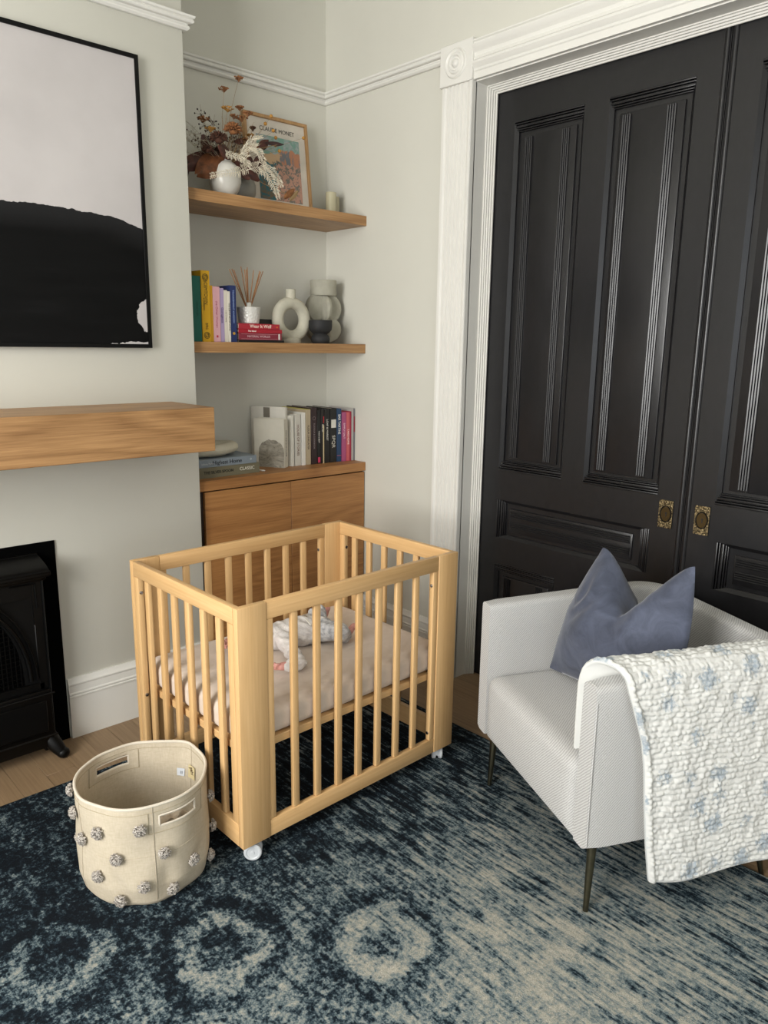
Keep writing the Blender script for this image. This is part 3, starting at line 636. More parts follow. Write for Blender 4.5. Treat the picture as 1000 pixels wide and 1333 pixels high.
# dark sprigs
for X,Z_,n_ in ((-.795,2.425,26),(-.755,2.395,34),(-.73,2.40,30),(-.835,2.33,26),(-.65,2.36,24),(-.60,2.37,30)):
    tp=P(X,-.2,Z_); pts=stem(tp,.0008,.02); b=MB()
    for k in range(n_):
        i_=random.uniform(.5,1); q=pts[int(i_*6)]+Vector((random.uniform(-.028,.028),random.uniform(-.02,.02),random.uniform(-.02,.02))); b.ball(q,random.uniform(.002,.004),1,(1,1,1.2)); b.tube([pts[int(i_*6)],q],.0005,3)
    b.build('sprig',random.choice((M_dk,M_br)),df)
# fine grasses
for k in range(26):
    tp=P(random.uniform(-.72,-.56),random.uniform(-.26,-.15),random.uniform(2.30,2.40)); stem(tp,.0007,.015)
for k in range(9):
    tp=P(random.uniform(-.90,-.78),random.uniform(-.24,-.17),random.uniform(2.22,2.36)); pts=bend((0,0,-.02),tp,.03); b=MB().tube(pts,.0007,4)
    for i_ in range(3,7):
        for s in range(7): b.tube([pts[i_],pts[i_]+Vector((random.uniform(-.022,.022),random.uniform(-.015,.015),random.uniform(-.01,.018)))],.0005,3)
    b.build('grass_plume',mat('#a39b84',.85),df)
# large leaves
def leafm(base,tip,wid,m_,curl=.3):
    base,tip=Vector(base),Vector(tip); ax=(tip-base); L_=ax.length; d=ax.normalized(); sd=d.cross(Vector((0,-1,.25))).normalized(); nr=sd.cross(d)
    ph=random.uniform(0,6)
    MB().grid(lambda u,v: base+d*(L_*v)+sd*((u-.5)*wid*2*math.sin(PI*min(1,v*.92+.06))**.75)+nr*(wid*curl*(math.cos((u-.5)*PI)-.5+.25*math.sin(v*6+ph)+.15*math.sin(u*9+ph))),9,12).build('leaf',m_,df)
for a,c,wd,m_ in [((-.70,-.225,2.245),(-.845,-.24,2.15),.048,M_leafo),((-.73,-.22,2.25),(-.905,-.20,2.17),.035,M_leaf),((-.86,-.21,2.2),(-.905,-.2,2.105),.02,M_dk),((-.66,-.21,2.24),(-.60,-.25,2.17),.035,M_leaf),((-.64,-.21,2.26),(-.55,-.24,2.17),.036,M_leaf),((-.75,-.2,2.24),(-.80,-.22,2.31),.033,M_leaf),((-.56,-.22,2.20),(-.525,-.24,2.285),.024,M_leaf),((-.53,-.21,2.27),(-.515,-.23,2.215),.022,M_leafo),((-.53,-.21,2.30),(-.485,-.22,2.345),.018,M_leaf),((-.50,-.22,2.33),(-.42,-.24,2.335),.010,M_dk),((-.60,-.2,2.2),(-.58,-.23,2.26),.03,M_leaf),((-.68,-.24,2.24),(-.76,-.27,2.27),.028,M_leaf),((-.43,-.25,2.115),(-.38,-.26,2.16),.013,M_or),((-.40,-.25,2.11),(-.36,-.26,2.155),.010,M_stem)]:
    leafm(P(*a),P(*c),wd,m_)
MB().tube(bend(P(-.60,-.2,2.2),P(-.40,-.255,2.13),.01),.0012,5).build('stem',M_stem,df)
MB().tube(bend(P(-.65,-.2,2.26),P(-.43,-.235,2.335),.01),.0012,5).build('stem',M_stem,df)
# bleached fern sprays
def fern(pts,wd=.024,n=30):
    b=MB(); Q=[Vector(p) for p in pts]; tot=len(Q)-1; b.tube(Q,.0014,5)
    for k in range(n):
        f=.08+.92*k/n; i_=min(int(f*tot),tot-1); p=Q[i_].lerp(Q[i_+1],f*tot-i_); d=(Q[i_+1]-Q[i_]).normalized()
        for s in (-1,1):
            sd=d.cross(Vector((0,-1,0))).normalized()*s; L_=wd*(.55+.45*math.sin(PI*min(f+.15,1)))*random.uniform(.8,1.1)
            q=p+sd*L_+d*L_*.55+Vector((0,random.uniform(-.012,.004),0)); b.tube([p,p.lerp(q,.5)+Vector((0,-.003,.002)),q],[.0011,.0013,.0007],4)
            for s2 in (.5,.75): r_=p.lerp(q,s2); b.tube([r_,r_+d*.007+Vector((0,-.004,.002))],.0007,3)
    b.build('fern_spray',M_bl,df)
fern([P(-.66,-.25,2.245),P(-.62,-.27,2.285),P(-.585,-.275,2.285),P(-.56,-.28,2.25),P(-.545,-.285,2.20)],.020)
fern([P(-.62,-.25,2.20),P(-.58,-.28,2.215),P(-.54,-.29,2.19),P(-.51,-.295,2.14),P(-.50,-.30,2.10)],.026)
fern([P(-.56,-.26,2.24),P(-.52,-.28,2.21),P(-.485,-.285,2.18),P(-.475,-.29,2.15)],.018,22)
fern([P(-.68,-.25,2.25),P(-.64,-.285,2.235),P(-.65,-.30,2.20),P(-.70,-.31,2.17),P(-.77,-.31,2.155),P(-.82,-.30,2.14)],.022,34)
fern([P(-.65,-.25,2.25),P(-.60,-.26,2.32),P(-.55,-.27,2.335)],.012,18)
fern([P(-.68,-.24,2.24),P(-.72,-.26,2.245),P(-.66,-.27,2.235),P(-.63,-.285,2.21)],.016,20)

# ---------------------------------- things on the cabinet
G4='row of upright books on the cabinet'
def cover_photo(e,w_,h,d):
    # rock arch photograph printed on the facing cover (flat print)
    t=NT('rock_print'); v=t.coord((1,.5,1),rot=(.4,0,0)); n=t.noise(v,40,5,.7,1.5); t.color(t.ramp(n,[(.3,hx('#5d574b')),(.5,hx('#8f897b')),(.75,hx('#a9a496'))])); mt=t.fin(.7)
    poly=[(.002,0),(.001,.07)]+[(.066-.064*math.cos(PI*k/16),.080+.050*math.sin(PI*k/16)+.0025*math.sin(k*2.2)) for k in range(17)]+[(.134,.0)]
    b=MB(); t_=b.bm; A=[t_.verts.new((-.0008,y_,z_)) for y_,z_ in poly]; B=[t_.verts.new((0,y_,z_)) for y_,z_ in poly]; t_.faces.new(A)
    for i in range(len(A)): t_.faces.new((A[i],A[(i+1)%len(A)],B[(i+1)%len(A)],B[i]))
    b.build('cover_print',mt,e)
book_up(-.428,-.386,-.222,CT,.228,.155,'#cfcabb','off-white book with a photographed stone on its cover, front of the row',G4,'ARCHIVE OF QUIET PLACES','#56524a',.010,rot=R(30),extra=cover_photo)
book_up(-.392,-.374,-.184,CT,.278,.19,'#d3cfc4','tall white book standing behind the stone-cover book on the cabinet',G4,rot=R(24),extra=lambda e,w_,h,d:MB().box((-.0008,.085,h-.05),(0,.12,h-.003)).build('cover_label',mat('#6f695e',.6),e))
book_up(-.370,-.358,-.205,CT,.240,.18,'#d4d0c4','slim white book just left of the brown-lettered one',G4,rot=R(8))
def bump_ex(e,w_,h,d): pass
book_up(-.352,-.318,-.205,CT,.245,.18,'#c6c2b8','pale grey book with brown spine lettering, third white spine in row',G4,'HOUSE OF STORIES','#6d4a38',.017,rot=R(3))
book_up(-.314,-.294,-.208,CT,.252,.18,'#d9d6ce','glossy white book with a dark curved mark, left of beige book',G4)
book_up(-.2925,-.264,-.21,CT,.265,.20,'#a99a80','beige patterned book with yellow-edged top on the cabinet',G4,'FLOUR LINKLATER','#3d2f22',.014,extra=lambda e,w_,h,d:MB().box((.001,.002,h-.001),(w_-.001,d,h+.0015)).build('top_edge',mat('#b9b35a',.7),e))
book_up(-.262,-.228,-.212,CT,.272,.20,'#2b1a1c','wide dark plum book with faint silver lettering on spine',G4,'FLAVOUR & COOKBOOK','#8a7f80',.011,extra=lambda e,w_,h,d:MB().tube([(w_/2+.008*math.cos(a*PI/8),-.0005,h-.05+.008*math.sin(a*PI/8)) for a in range(16)],.0006,4,True).build('emblem',mat('#8a7f80',.5),e))
book_up(-.226,-.206,-.213,CT,.262,.19,'#121212','black book with small pink block low on its spine',G4,'TAKE A SEAT','#d8d4cc',.010,extra=lambda e,w_,h,d:MB().box((.003,-.001,.006),(w_-.003,0,.032)).build('spine_label',mat('#c2355a',.5),e))
book_up(-.2045,-.186,-.215,CT,.266,.19,'#171413','black book with red stripe and cream lower half, mid row',G4,'SLATER','#e0dcd2',.011,ty=.04,extra=lambda e,w_,h,d:(MB().box((w_-.007,-.001,.0),(w_-.001,0,h*.70)).build('spine_label',mat('#cdbb92',.5),e),MB().box((w_-.006,-.001,h*.74),(w_-.001,0,h*.86)).build('spine_label',mat('#a3222a',.5),e)))
book_up(-.1845,-.153,-.217,CT,.264,.19,'#141414','black book with white vertical title, right of the cream-striped book',G4,'LOAF & MARKET','#d9d5cb',.014,ty=.03)
book_up(-.1515,-.113,-.220,CT,.266,.19,'#161616','wide black book with white square label near the top of spine',G4,'SPQR','#c8c4b8',.026,ty=-.03,extra=lambda e,w_,h,d:MB().box((.006,-.001,h-.095),(w_-.004,0,h-.055)).build('spine_label',mat('#d6d2c8',.5),e))
book_up(-.1115,-.083,-.222,CT,.262,.19,'#203c5c','navy blue book lettered BAR TARTINE in white capitals',G4,'BAR TARTINE','#e8e6e0',.020,ty=.055,tw=.8,extra=lambda e,w_,h,d:MB().box((0,-.001,.030),(w_,0,.032)).build('rule_line',mat('#c25a72',.5),e))
book_up(-.0815,-.056,-.226,CT,.244,.18,'#a04c74','magenta pink book between navy and coral spines',G4,'SIMPLY SALT','#e9c8d4',.014,ty=.03)
book_up(-.0545,-.034,-.228,CT,.243,.18,'#bf5a60','coral red book with white title beside magenta book',G4,'TAKE HOME','#f2dcd8',.014)
book_up(-.0325,-.024,-.228,CT,.246,.18,'#9c1f3c','very thin crimson book right of the coral one',G4)
book_up(-.0225,-.0125,-.230,CT,.262,.18,'#a9a5a0','thin light grey book second from right end of row',G4)
book_up(-.0115,-.002,-.230,CT,.260,.18,'#77757a','thin dark grey book against the wall at the right end of row',G4,extra=lambda e,w_,h,d:MB().box((.001,-.001,h*.55),(w_-.001,0,h*.85)).build('spine_label',mat('#8b2d3a',.5),e))
G5='two large books lying flat on the cabinet'
book_flat(-.905,-.583,-.252,CT,.046,.22,'#6f6a55','olive book lettered THE SILVER SPOON CLASSIC, lying flat on cabinet',G5,'THE SILVER SPOON','#15130f',.0185,tx=-.050,tw=.92,rot=R(1),extra=lambda e,w_,h,d:text('title','CLASSIC',.021,mat('#d9d6c8',.5,vary=0),e,T((w_-.066,-.0006,h/2+.002))@FACE_Y))
book_flat(-.900,-.600,-.250,CT+.0465,.034,.21,'#808a92','blue-grey book lettered Highest Home on top of the olive book',G5,'Highest Home','#15161a',.025,tx=.0,extra=lambda e,w_,h,d:(text('title','Johnny Parker',.011,mat('#c5cace',.5,vary=0),e,T((.055,-.0006,h/2-.002))@FACE_Y),MB().ball((w_-.03,-.0002,h/2+.002),.006,1,(1,.1,1)).build('emblem',mat('#a9b1b6',.5),e)))
bowl=MB()
bowl.grid(lambda u,v:(lambda a,p:Vector((-.775+(.100+.030*math.cos(p))*1.02*math.cos(a),-.150+(.060+.030*math.cos(p))*math.sin(a),CT+.0815+.030+.024*math.sin(p)+.006*math.cos(a))))(2*PI*u,2*PI*v),48,20,True)
bowl.lathe([(0,.002),(.07,0),(.085,.012),(.10,.02),(0,.02)],40,T((-.775,-.150,CT+.0815))@Matrix.Diagonal((1,.65,1,1)),cap=False)
bo=bowl.build('ceramic_bowl',mat('#bfb9a6',.6,vary=.04,bscale=80)); tag(bo,'cream rounded ceramic bowl on top of the flat books on cabinet','bowl')
tg=MB().tube([(-.578,-.205,CT+.008),(-.560,-.225,CT+.003),(-.545,-.222,CT+.002),(-.548,-.235,CT+.002)],.003,6).box((-.562,-.236,CT+.0005),(-.545,-.222,CT+.004),.001,1).build('white_clip',mat('#d5d3cb',.5)); tag(tg,'tiny white cable clip on the cabinet top beside the flat books','clip')

# ------------------------------------------------------------ crib
CX,CY,CR=-1.4509,-1.439,.0141
L,W,HC,HB=.903,.640,.8016,.068
crib=thing('crib','natural beech slatted crib on white castors in the middle of the rug','crib',(CX,CY,0),CR)
pwid=.096
for (ua,va) in ((0,0),(L-pwid,0),(0,W-.022),(L-pwid,W-.022)):
    MB().box((ua,va,HB),(ua+pwid,va+.022,HC),.0025,2).build('post',M_beechz,crib)
# side panels (long)
for k,va in enumerate((.002,W-.022)):
    vb=va+.020
    pn=MB().box((pwid+.0006,va,HC-.052),(L-pwid-.0006,vb,HC-.0005),.002,2).build('top_rail',M_beech,crib)
    MB().box((pwid+.0006,va,HB),(L-pwid-.0006,vb,HB+.054),.002,2).build('bottom_rail',M_beech,crib)
    for ua in (pwid+.0006,L-pwid-.024): MB().box((ua,va+.001,HB+.0545),(ua+.023,vb-.001,HC-.0525),.002,2).build('stile',M_beechz,crib)
    for i in range(7):
        uc=.197+.0848*i
        MB().box((uc-.0115,va+.003,HB+.0545),(uc+.0115,vb-.002,HC-.0525),.003,2).build('slat',M_beechz,crib)
# end panels (short)
for ua in (0,L-.020):
    ub=ua+.020
    MB().box((ua,.0226,HC-.050),(ub,W-.0226,HC-.0005),.002,2).build('top_rail',M_beechy,crib)
    MB().box((ua,.0226,HB),(ub,W-.0226,HB+.072),.002,2).build('bottom_rail',M_beechy,crib)
    for va in (.0226,W-.0226-.030): MB().box((ua+.0005,va,HB+.0725),(ub,va+.030,HC-.0505),.002,2).build('stile',M_beechz,crib)
    for vc in (.106,.192,.277,.363,.448,.534):
        MB().box((ua+.002,vc-.0125,HB+.0725),(ub-.003,vc+.0125,HC-.0505),.003,2).build('slat',M_beechz,crib)
    # screws
    for va,dr in ((.0526,1),(W-.0526,-1)):
        for zz in (.70,.15,.34):
            MB().lathe([(0,-.001),(.006,-.001),(.006,.0025),(.004,.0035),(0,.0035)],14,T((ua+.010,va,zz))@Matrix.Rotation(R(-90*dr),4,'X')).build('screw',M_chrome,crib)
for va,dr in ((.012,1),(W-.012,-1)):
    for ua,d2 in ((pwid+.0236,1),(L-pwid-.024,-1)):
        for zz in (.70,.15):
            MB().lathe([(0,-.001),(.006,-.001),(.006,.0025),(.004,.0035),(0,.0035)],14,T((ua,va,zz))@Matrix.Rotation(R(90*d2),4,'Y')).build('screw',M_chrome,crib)
# mattress support
b=MB().box((.026,.026,.345),(L-.026,.050,.370),.002,1).box((.026,W-.05,.345),(L-.026,W-.026,.370),.002,1).box((.026,.05,.345),(.05,W-.05,.370),.002,1).box((L-.05,.05,.345),(L-.026,W-.05,.370),.002,1)
b.build('support_frame',M_beech,crib)
for i in range(8):
    u_=.075+i*.1; MB().box((u_,.04,.355),(u_+.05,W-.04,.3695),.001,1).build('support_slat',M_beechy,crib)
# castors
M_cast=mat('#c3c6c8',.3,vary=.02); M_cast2=mat('#9fa3a6',.35,vary=.02)
for (ua,va,ang) in ((.040,.030,-38),(L-.045,.030,48),(.040,W-.03,30),(L-.040,W-.03,-20)):
    MM=T((ua,va,0))@Matrix.Rotation(R(ang),4,'Z')
    c=MB().lathe([(.012,.050),(.012,.0678),(.007,.0678)],16,MM).box((-.016,-.010,.030),(.016,.010,.058),.006,2,MM).build('castor',M_cast,crib)
    for s in (-1,1):
        MB().lathe([(0,-.0015),(.022,-.0015),(.0268,.002),(.0268,.011),(.024,.014),(.019,.0145),(.017,.0125),(.006,.0125),(.005,.0145),(0,.0145)],28,MM@T((.010,0,.0372))@Matrix.Rotation(R(-90*s),4,'X')@T((0,0,.005))).build('wheel',M_cast,c)
# mattress
def rot2(u,v): return (CX+math.cos(CR)*u-math.sin(CR)*v, CY+math.sin(CR)*u+math.cos(CR)*v)
mt=thing('mattress','crib mattress in a fitted pinkish cream sheet','mattress',(CX,CY,.3705),CR)
t=NT('fitted_sheet'); n=t.noise(t.coord((1,1.6,1)),9,4,.6,1); t.color(t.ramp(n,[(.3,hx('#c9b8a8')),(.7,hx('#d3c4b6'))])); t.bump(t.math('ADD',n,t.math('MULTIPLY',t.noise(t.coord(),300,2),.1)),.25,.008); M_sheet=t.fin(.85,**{'Sheen Weight':.2})
b=MB(); bm=b.bm
bmesh.ops.create_cube(bm,size=1)
u0,u1,v0,v1,h0=.027,L-.027,.027,W-.027,.094
for v in bm.verts: v.co=Vector(((u0+u1)/2+v.co.x*(u1-u0),(v0+v1)/2+v.co.y*(v1-v0),h0/2+v.co.z*h0))
bmesh.ops.subdivide_edges(bm,edges=bm.edges[:],cuts=30,use_grid_fill=True)
for v in bm.verts:
    c=v.co; 
    # rounded edges
    rr_=.03; q=Vector((min(max(c.x,u0+rr_),u1-rr_),min(max(c.y,v0+rr_),v1-rr_),min(max(c.z,rr_),h0-rr_))); d=c-q
    if d.length>1e-6: v.co=q+d.normalized()*min(rr_,d.length*1.0 if d.length<rr_ else rr_)
    if v.co.z>h0*.7:
        x_,y_=v.co.x,v.co.y; v.co.z+=.0022*mnoise.noise(Vector((x_*9,y_*18,0)))+.0018*math.sin((x_*.9+y_*1.3)*45+3*mnoise.noise(Vector((x_*5,y_*5,1))))*max(0,1-abs(x_-.62)/.25)
    elif v.co.y<v0+.004: v.co.y-=.0 
b.build('sheet',M_sheet,mt)

# ------------------------------------------------------------ baby
MT=.3705+.094
def skin(chains):
    """chains: list of [(x,y,z,r),...] connected by shared first point; returns evaluated bmesh pieces via tapered tubes with ball joints"""
    b=MB()
    for ch in chains:
        pts=[Vector(c[:3]) for c in ch]; rad=[c[3] for c in ch]
        P2=[];R2_=[]
        for i in range(len(pts)-1):
            for k in range(4):
                P2.append(pts[i].lerp(pts[i+1],k/4)); R2_.append(rad[i]+(rad[i+1]-rad[i])*k/4)
        P2.append(pts[-1]); R2_.append(rad[-1]); b.tube(P2,R2_,12)
        for p,r_ in zip(pts,rad): b.ball(p,r_*.99,2)
    return b
def remesh(b,name,m,parent,vox,smooth_it=2):
    o=b.build(name,m,parent); md=o.modifiers.new('r','REMESH'); md.mode='VOXEL'; md.voxel_size=vox
    md2=o.modifiers.new('s','SMOOTH'); md2.iterations=smooth_it; md2.factor=.5
    bpy.context.view_layer.update(); dg=bpy.context.evaluated_depsgraph_get(); me=bpy.data.meshes.new_from_object(o.evaluated_get(dg))
    o.modifiers.clear(); o.data=me; me.polygons.foreach_set('use_smooth',[True]*len(me.polygons))
    if not me.materials: me.materials.append(m)
    return o
HX,HY,HZ=-1.150,-1.035,MT+.052
def bmax(): pass
B0=Vector((-1.0,-1.08,MT)); 
baby=thing('person','newborn baby lying on its back asleep in white and grey clothes in crib','person',tuple(B0))
q=lambda x,y,z,r:(x-B0.x,y-B0.y,z-B0.z,r)
tz=MT+.048
chains=[[q(-1.095,-1.045,MT+.042,.026),q(-1.06,-1.055,tz-.004,.043),q(-1.0,-1.07,tz,.048),q(-.94,-1.085,tz-.002,.047),q(-.895,-1.09,tz-.004,.042)],
 [q(-1.065,-1.095,tz,.024),q(-1.09,-1.20,MT+.032,.019),q(-1.115,-1.262,MT+.027,.017),q(-1.150,-1.252,MT+.028,.0145),q(-1.172,-1.243,MT+.028,.0135)],
 [q(-1.065,-1.01,tz,.024),q(-1.105,-.945,MT+.028,.019),q(-1.165,-.945,MT+.028,.016),q(-1.212,-.972,MT+.034,.0135)],
 [q(-.90,-1.115,tz-.006,.036),q(-.885,-1.19,MT+.055,.028),q(-.855,-1.175,MT+.030,.020),q(-.832,-1.160,MT+.020,.0145)],
 [q(-.90,-1.065,tz-.006,.036),q(-.865,-1.035,MT+.075,.028),q(-.835,-1.01,MT+.045,.020),q(-.818,-1.0,MT+.024,.0145)]]
# fingers and thumb of both hands, curled
def fingers(cx,cy,cz,dx,dy,sgn):
    d=Vector((dx,dy,0)).normalized(); s_=Vector((-d.y,d.x,0))*sgn; out=[]
    for k,(off,ln) in enumerate(((-.010,.017),(-.0035,.020),(.0035,.019),(.010,.015))):
        a=Vector((cx,cy,cz))+s_*off*.4+Vector((0,0,off*.9)); p1=a+d*ln*.6+Vector((0,0,.002)); p2=p1+d*ln*.35-s_*.006; p3=p2-d*.004-s_*.008
        out.append([q(*a,.0046),q(*p1,.0043),q(*p2,.0039),q(*p3,.0034)])
    a=Vector((cx,cy,cz))-s_*.006-d*.004; p1=a-s_*.011+d*.006; p2=p1+d*.010
    out.append([q(*a,.0052),q(*p1,.0046),q(*p2,.0038)]); return out
chains+=fingers(-1.180,-1.241,MT+.029,-1,.15,1)+fingers(-1.222,-.978,MT+.036,-1,-.4,-1)
def foot(x,y,z,d):
    d=Vector(d).normalized(); s_=d.cross(Vector((0,1,0))).normalized(); a=Vector((x,y,z)); out=[[q(*a,.0135),q(*(a+d*.022),.0125),q(*(a+d*.040),.0105)]]
    for k in range(5):
        o_=Vector((0,(k-2)*.0052,0)); out.append([q(*(a+d*.040+o_),.0045),q(*(a+d*(.050-.0015*k)+o_),.0038-.0004*k)])
    return out
chains+=foot(-.826,-1.156,MT+.020,(.55,-.05,.55))+foot(-.812,-.998,MT+.030,(.45,.0,.8))
b=skin(chains)
hd=Vector((HX-B0.x,HY-B0.y,HZ-B0.z))
# head: local axes - face up(+z) turned a little to the near side, crown toward -x
b.ball(hd,.054,3,(1.12,.92,.95)); 
fu=Vector((.1,-.35,1)).normalized(); chin=Vector((1,.05,0)); sd=fu.cross(chin).normalized()
b.ball(hd+chin*.030+fu*.012,.036,3,(1,.95,.8))
b.ball(hd+chin*.020+fu*.052,.0065,2); b.ball(hd+chin*.012+fu*.050,.0045,2)
for s in (-1,1):
    b.ball(hd+chin*.026+fu*.034+sd*s*.020,.017,2); b.ball(hd+sd*s*.049-fu*.004+chin*.008,.010,2,(1.1,.5,1.2))
    b.ball(hd+sd*s*.017+fu*.045+chin*.004,.0085,2)
b.ball(hd+chin*.034+fu*.045,.006,2,(.6,1.6,1)); b.ball(hd+chin*.047+fu*.036,.010,2)
M_skin=mat('#c98f84',.55,vary=.06,scale=30,name='baby_skin'); M_skin.node_tree.nodes['Principled BSDF'].inputs['Subsurface Weight'].default_value=.15
M_skin.node_tree.nodes['Principled BSDF'].inputs['Subsurface Radius'].default_value=(.02,.008,.004)
remesh(b,'body',M_skin,baby,.0022,2)
# closed eyes, mouth, hair
for s in (-1,1):
    c=hd+sd*s*.018+fu*.0505+chin*.006; MB().tube([c+sd*(k-2)*.0035+chin*(-.0012*(k-2)**2+.002)*.5-fu*.0004*(k-2)**2 for k in range(5)],.0008,5).build('eyelid',mat('#7a4640',.6),baby)
c=hd+chin*.036+fu*.0505; MB().tube([c+sd*(k-2)*.004-fu*.0005*(k-2)**2 for k in range(5)],.0014,5).build('mouth',mat('#a4525a',.5),baby)
b=MB(); 
def hairf(u,v):
    a=2*PI*u; p=v*1.25; ax=Vector((-.85,.15,-.25)).normalized(); e1=ax.orthogonal().normalized(); e2=ax.cross(e1)
    d=ax*math.cos(p)+(e1*math.cos(a)+e2*math.sin(a))*math.sin(p); d=Vector((d.x*1.12,d.y*.92,d.z*.95)); return hd+d*(.0555+.0008*mnoise.noise(d*40))
b.grid(hairf,32,12,True); b.build('hair',mat('#4a3426',.85,vary=.2,scale=120),baby)
# clothes
t=NT('knit_white'); v=t.coord(); wv_=t.noise(v,260,2,.6); n=t.noise(v,18,4); t.color(t.ramp(n,[(.35,hx('#c4beba')),(.6,hx('#ddd7d2'))])); t.bump(t.math('ADD',wv_,t.math('MULTIPLY',n,2)),.7,.004); M_knit=t.fin(.9,**{'Sheen Weight':.3})
def inflate(ch,e): return [(a,b_,c,r_+e) for a,b_,c,r_ in ch]
def clothes(chs,name,m,vox=.004,amp=.004):
    o=remesh(skin([inflate(c,.006) for c in chs]),name,m,baby,vox,3)
    for vtx in o.data.vertices:
        c=vtx.co; k=amp*(mnoise.noise(c*38)+.6*math.sin((c.x*1.0+c.y*.4+c.z)*150+4*mnoise.noise(c*14))); vtx.co=c+vtx.normal*k
        if vtx.co.z<.0015: vtx.co.z=.0015
    return o
tor=chains[0][1:]; 
clothes([tor,chains[1][:4],chains[2][:3]],'cardigan',M_knit)
t=NT('knit_grey'); v=t.coord(); n=t.noise(v,60,4); t.color(t.ramp(n,[(.35,hx('#8f9093')),(.6,hx('#c3c2c2'))])); t.bump(n,.7,.004); M_kg=t.fin(.9)
clothes([chains[0][3:],chains[3][:3],chains[4][:3]],'trousers',M_kg)
# trim bands and tie
MB().tube([q(-.962,-1.135+.0*k,MT,0)[:3] for k in range(1)]+[q(-.955,-1.13,MT+.06,0)[:3],q(-.955,-1.08,MT+.104,0)[:3],q(-.96,-1.03,MT+.075,0)[:3]],.003,6).build('waist_band',mat('#8f8674',.9),baby)
MB().box((-.004,-.018,0),(.004,.018,.003),.001,1,T(q(-.972,-1.12,MT+.094,0)[:3])@Matrix.Rotation(R(25),4,'X')).build('tie',mat('#ded9cf',.8),baby)

# ------------------------------------------------------------ armchair
CO=Vector((-.883,-2.200,0)); CA=math.atan2(.898,.44)
ch=thing('armchair','pale grey woven upholstered armchair on slim metal legs before black doors','armchair',tuple(CO),CA)
def fabric(name,a,b_,sc=420):
    t=NT(name); v=t.coord(); w1=t.n('ShaderNodeTexWave'); w1.inputs['Scale'].default_value=sc/6.0; w1.bands_direction='DIAGONAL'; w1.inputs['Distortion'].default_value=1.5; w1.inputs['Detail'].default_value=1; t.l(v,w1.inputs['Vector'])
    n=t.noise(v,sc,2,.6); f=t.math('ADD',t.math('MULTIPLY',w1.outputs['Fac'],.35),t.math('MULTIPLY',n,.65)); t.color(t.ramp(f,[(.3,hx(a)),(.65,hx(b_))])); t.bump(f,.5,.0015); return t.fin(.92,**{'Sheen Weight':.15})
M_fab=fabric('chair_weave','#9a9997','#c4c3c1')
WT,DP,TH=.713,.68,.070; rc=.12
def u_path():
    pts=[]; 
    pts.append((0,0)); 
    for k in range(1,12): pts.append((0,-k*(DP-rc)/12))
    for k in range(0,9): a=PI+ (PI/2)*k/8; pts.append((rc+rc*math.cos(a),-(DP-rc)+rc*math.sin(a)))
    for k in range(1,12): pts.append((rc+k*(WT-2*rc)/12,-DP))
    for k in range(0,9): a=-PI/2+(PI/2)*k/8; pts.append((WT-rc+rc*math.cos(a),-(DP-rc)+rc*math.sin(a)))
    for k in range(1,12): pts.append((WT,-(DP-rc)+k*(DP-rc)/12))
    pts.append((WT,0)); return pts
up=u_path()
def nrm(i):
    a=Vector(up[max(0,i-1)]); b_=Vector(up[min(len(up)-1,i+1)]); d=(b_-a).normalized(); return Vector((-d.y,d.x))  # inward (left of travel)
b=MB(); t=b.bm; rings=[]
for i,p in enumerate(up):
    n=nrm(i)
    if i<12: n=Vector((1,0))
    if i>len(up)-13: n=Vector((-1,0))
    p=Vector(p); zt_=.668+.025*min(1,-p.y/.6) ; ring=[]
    e=.018; th=TH+ .0
    prof=[(e,.2),(0,.2+e*.6)]+[(0,.2+(zt_-.2)*k/6) for k in range(1,6)]
    prof+=[(e-e*math.cos(R(a)),zt_-e+e*math.sin(R(a))) for a in (0,30,60,90)]
    prof+=[(th-e+e*math.sin(R(a)),zt_-e+e*math.cos(R(a))) for a in (0,30,60,90)]
    prof+=[(th,zt_-.1),(th,.4),(th,.22),(th-.004,.2)]
    endf=.012 if i in (0,len(up)-1) else 0
    for (o_,z_) in prof:
        # end rounding: pull toward the centre of section
        oo=o_+(th/2-o_)*(.14 if endf else 0); zz=z_+((.43-z_)*.012 if endf else 0)
        pp=p+n*oo; ring.append(t.verts.new((pp.x,pp.y+(0 if endf else (-.010 if i in (1,len(up)-2) else 0))*0,zz)))
    rings.append(ring)
for a_,b2 in zip(rings,rings[1:]):
    m_=len(a_)
    for k in range(m_): t.faces.new((a_[k],a_[(k+1)%m_],b2[(k+1)%m_],b2[k]))
t.faces.new(rings[0]); t.faces.new(list(reversed(rings[-1]))); bmesh.ops.recalc_face_normals(t,faces=t.faces)
b.build('shell',M_fab,ch,sharp=50)
MB().box((TH,-DP+.05,.2),(WT-TH,-.004,.235),.008,2).build('base_panel',M_fab,ch)
